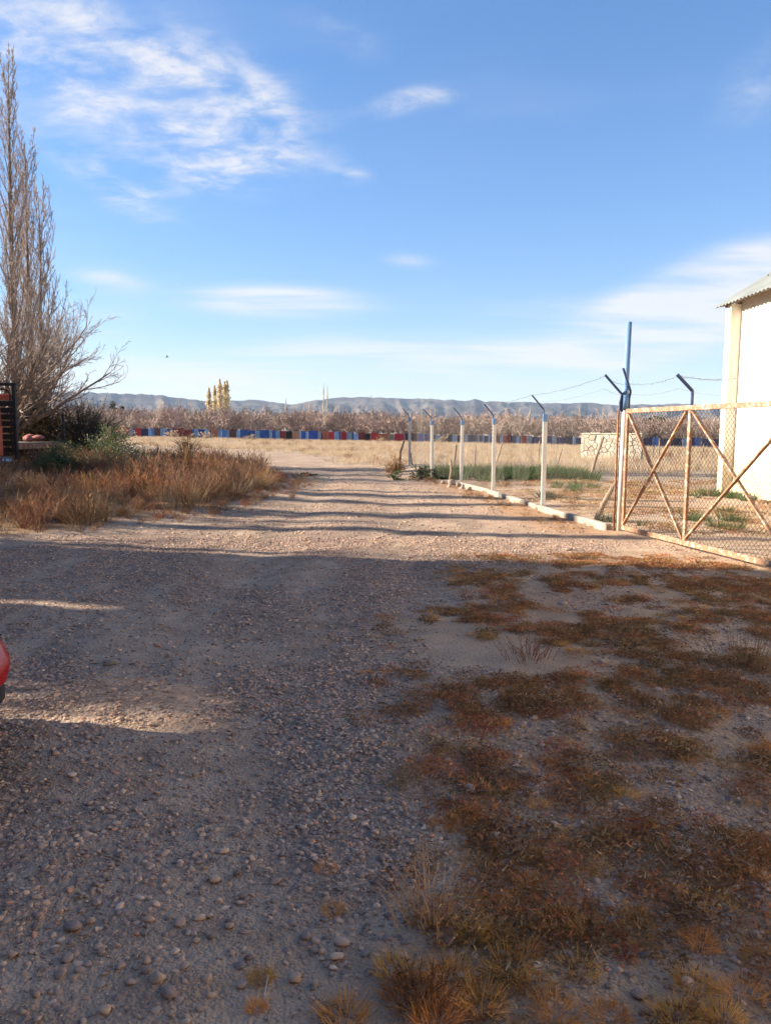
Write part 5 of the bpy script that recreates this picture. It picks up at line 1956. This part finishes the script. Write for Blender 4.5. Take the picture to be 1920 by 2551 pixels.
random.seed(61)
for i, (x, y, h, w, lb) in enumerate([(-16.0, 14.75, 9.5, .75, 'dark cypress added for shade nearest the shed beyond the left edge'), (-18.5, 17.6, 9, 2.0, 'second dark cypress added for shade beyond the left edge'),
                                      (-16.5, 20.0, 9, 1.3, 'third dark cypress added for shade beyond the left edge'), (-18.5, 22.3, 10, 1.9, 'fourth dark cypress added for shade beyond the left edge'),
                                      (-21.5, 24.2, 9, .6, 'fifth dark cypress added for shade beyond the left edge')]):
    b_ = Vector((x, y, tz(x, y)))
    t = thing('shade_cypress', b_, lb, 'tree', 'cypresses added for shade beyond the left edge')  # unseen trees added to throw bands of shade on the track
    tb = MB(); tb.tube([b_ - Vector((0, 0, .3)), b_ + Vector((0, 0, h * .9))], [.14, .03], 8, cap=False); tb.build('trunk', M['bark'], t)
    lb_ = MB()

    def fn():
        f = random.random()
        a = random.uniform(0, 6.28)
        r_ = w * .5 * math.sin(math.pi * min(1, .15 + f * .85)) ** .5 * math.sqrt(random.random()) * (.7 + .3 * math.sin(f * 23 + a))
        return b_ + Vector((math.cos(a) * r_, math.sin(a) * r_, h * (.04 + .96 * f)))
    leaf_cloud(lb_, 1300 + (900 if w > 1.5 else 0), fn, .26)
    lb_.build('crown', M['leaf_dark'], t)

shed(-16, -4.5, 'unseen grey building added behind the photographer to darken the foreground', h=6.5, x0=-13.0, x1=7.0)  # added out of view to darken the near ground
for i, (x, y, lb) in enumerate([(-15.0, 14.2, 'first dense shrub of the hedge added for shade beyond the left edge'), (-15.4, 16.4, 'second dense shrub of the hedge added for shade beyond the left edge'), (-15.2, 18.6, 'third dense shrub of the hedge added for shade beyond the left edge'),
                                (-15.8, 20.8, 'fourth dense shrub of the hedge added for shade beyond the left edge'), (-17.0, 23.0, 'fifth dense shrub of the hedge added for shade beyond the left edge')]):
    bush('shrub', Vector((x, y, tz(x, y))), 1.5, 1.3, 3.9 + .4 * math.sin(i * 2), lb, 'shrub', M['leaf_olive'], M['twig_dark'], 3500, 60, .16, group='hedge added for shade beyond the left edge')  # hedge added out of view to shade the left verge

bush('shrub', Vector((-12.6, 6.35, 0)), .9, .55, 5.2, 'thin half bare shrub added in the gap between the unseen sheds to dapple the light', 'shrub', M['leaf_olive'], M['twig_dark'], 3300, 45, .12)  # added out of view to dim and dapple the sun patch

scatter_mask('dry_weeds', 5000, (-60, 40), (36, 122), lambda x, y: (1 - road_mask(x, y)) * .5 * sstep(.5, .62, fbm(x * .2, y * .25, 101, 3)), .5, 1.1, COL_WEED, 6, 71,
             'scattered brown weeds standing in the straw of the far field', 'weeds', zsc=(.6, 1.0))
COL_YARD = source_collection('yard_weed', [mat_mesh('yard_shape_a', 110, .14, .03), mat_mesh('yard_shape_b', 90, .16, .03)], [M['mat_brown'], M['mat_straw']])
scatter_mask('yard_litter', 5200, (1, 13), (12, 27), lambda x, y: sstep(.1, .4, x - fence_x(y)) * (.1 + .9 * sstep(.45, .6, fbm(x * .5, y * 1.6, 9))) * .5, 1.0, 2.2, COL_YARD, 2, 72,
             'flat dry weeds strewn over the yard behind the fence and gate', 'ground cover')
bush('shrub', Vector((-13.4, 11.95, 0)), .25, .30, 7.0, 'thin tall bare shrub added at the far corner of the unseen shed to break its shadow edge', 'shrub', M['leaf_olive'], M['twig_dark'], 260, 22, .12)  # added out of view to break the straight shadow edge
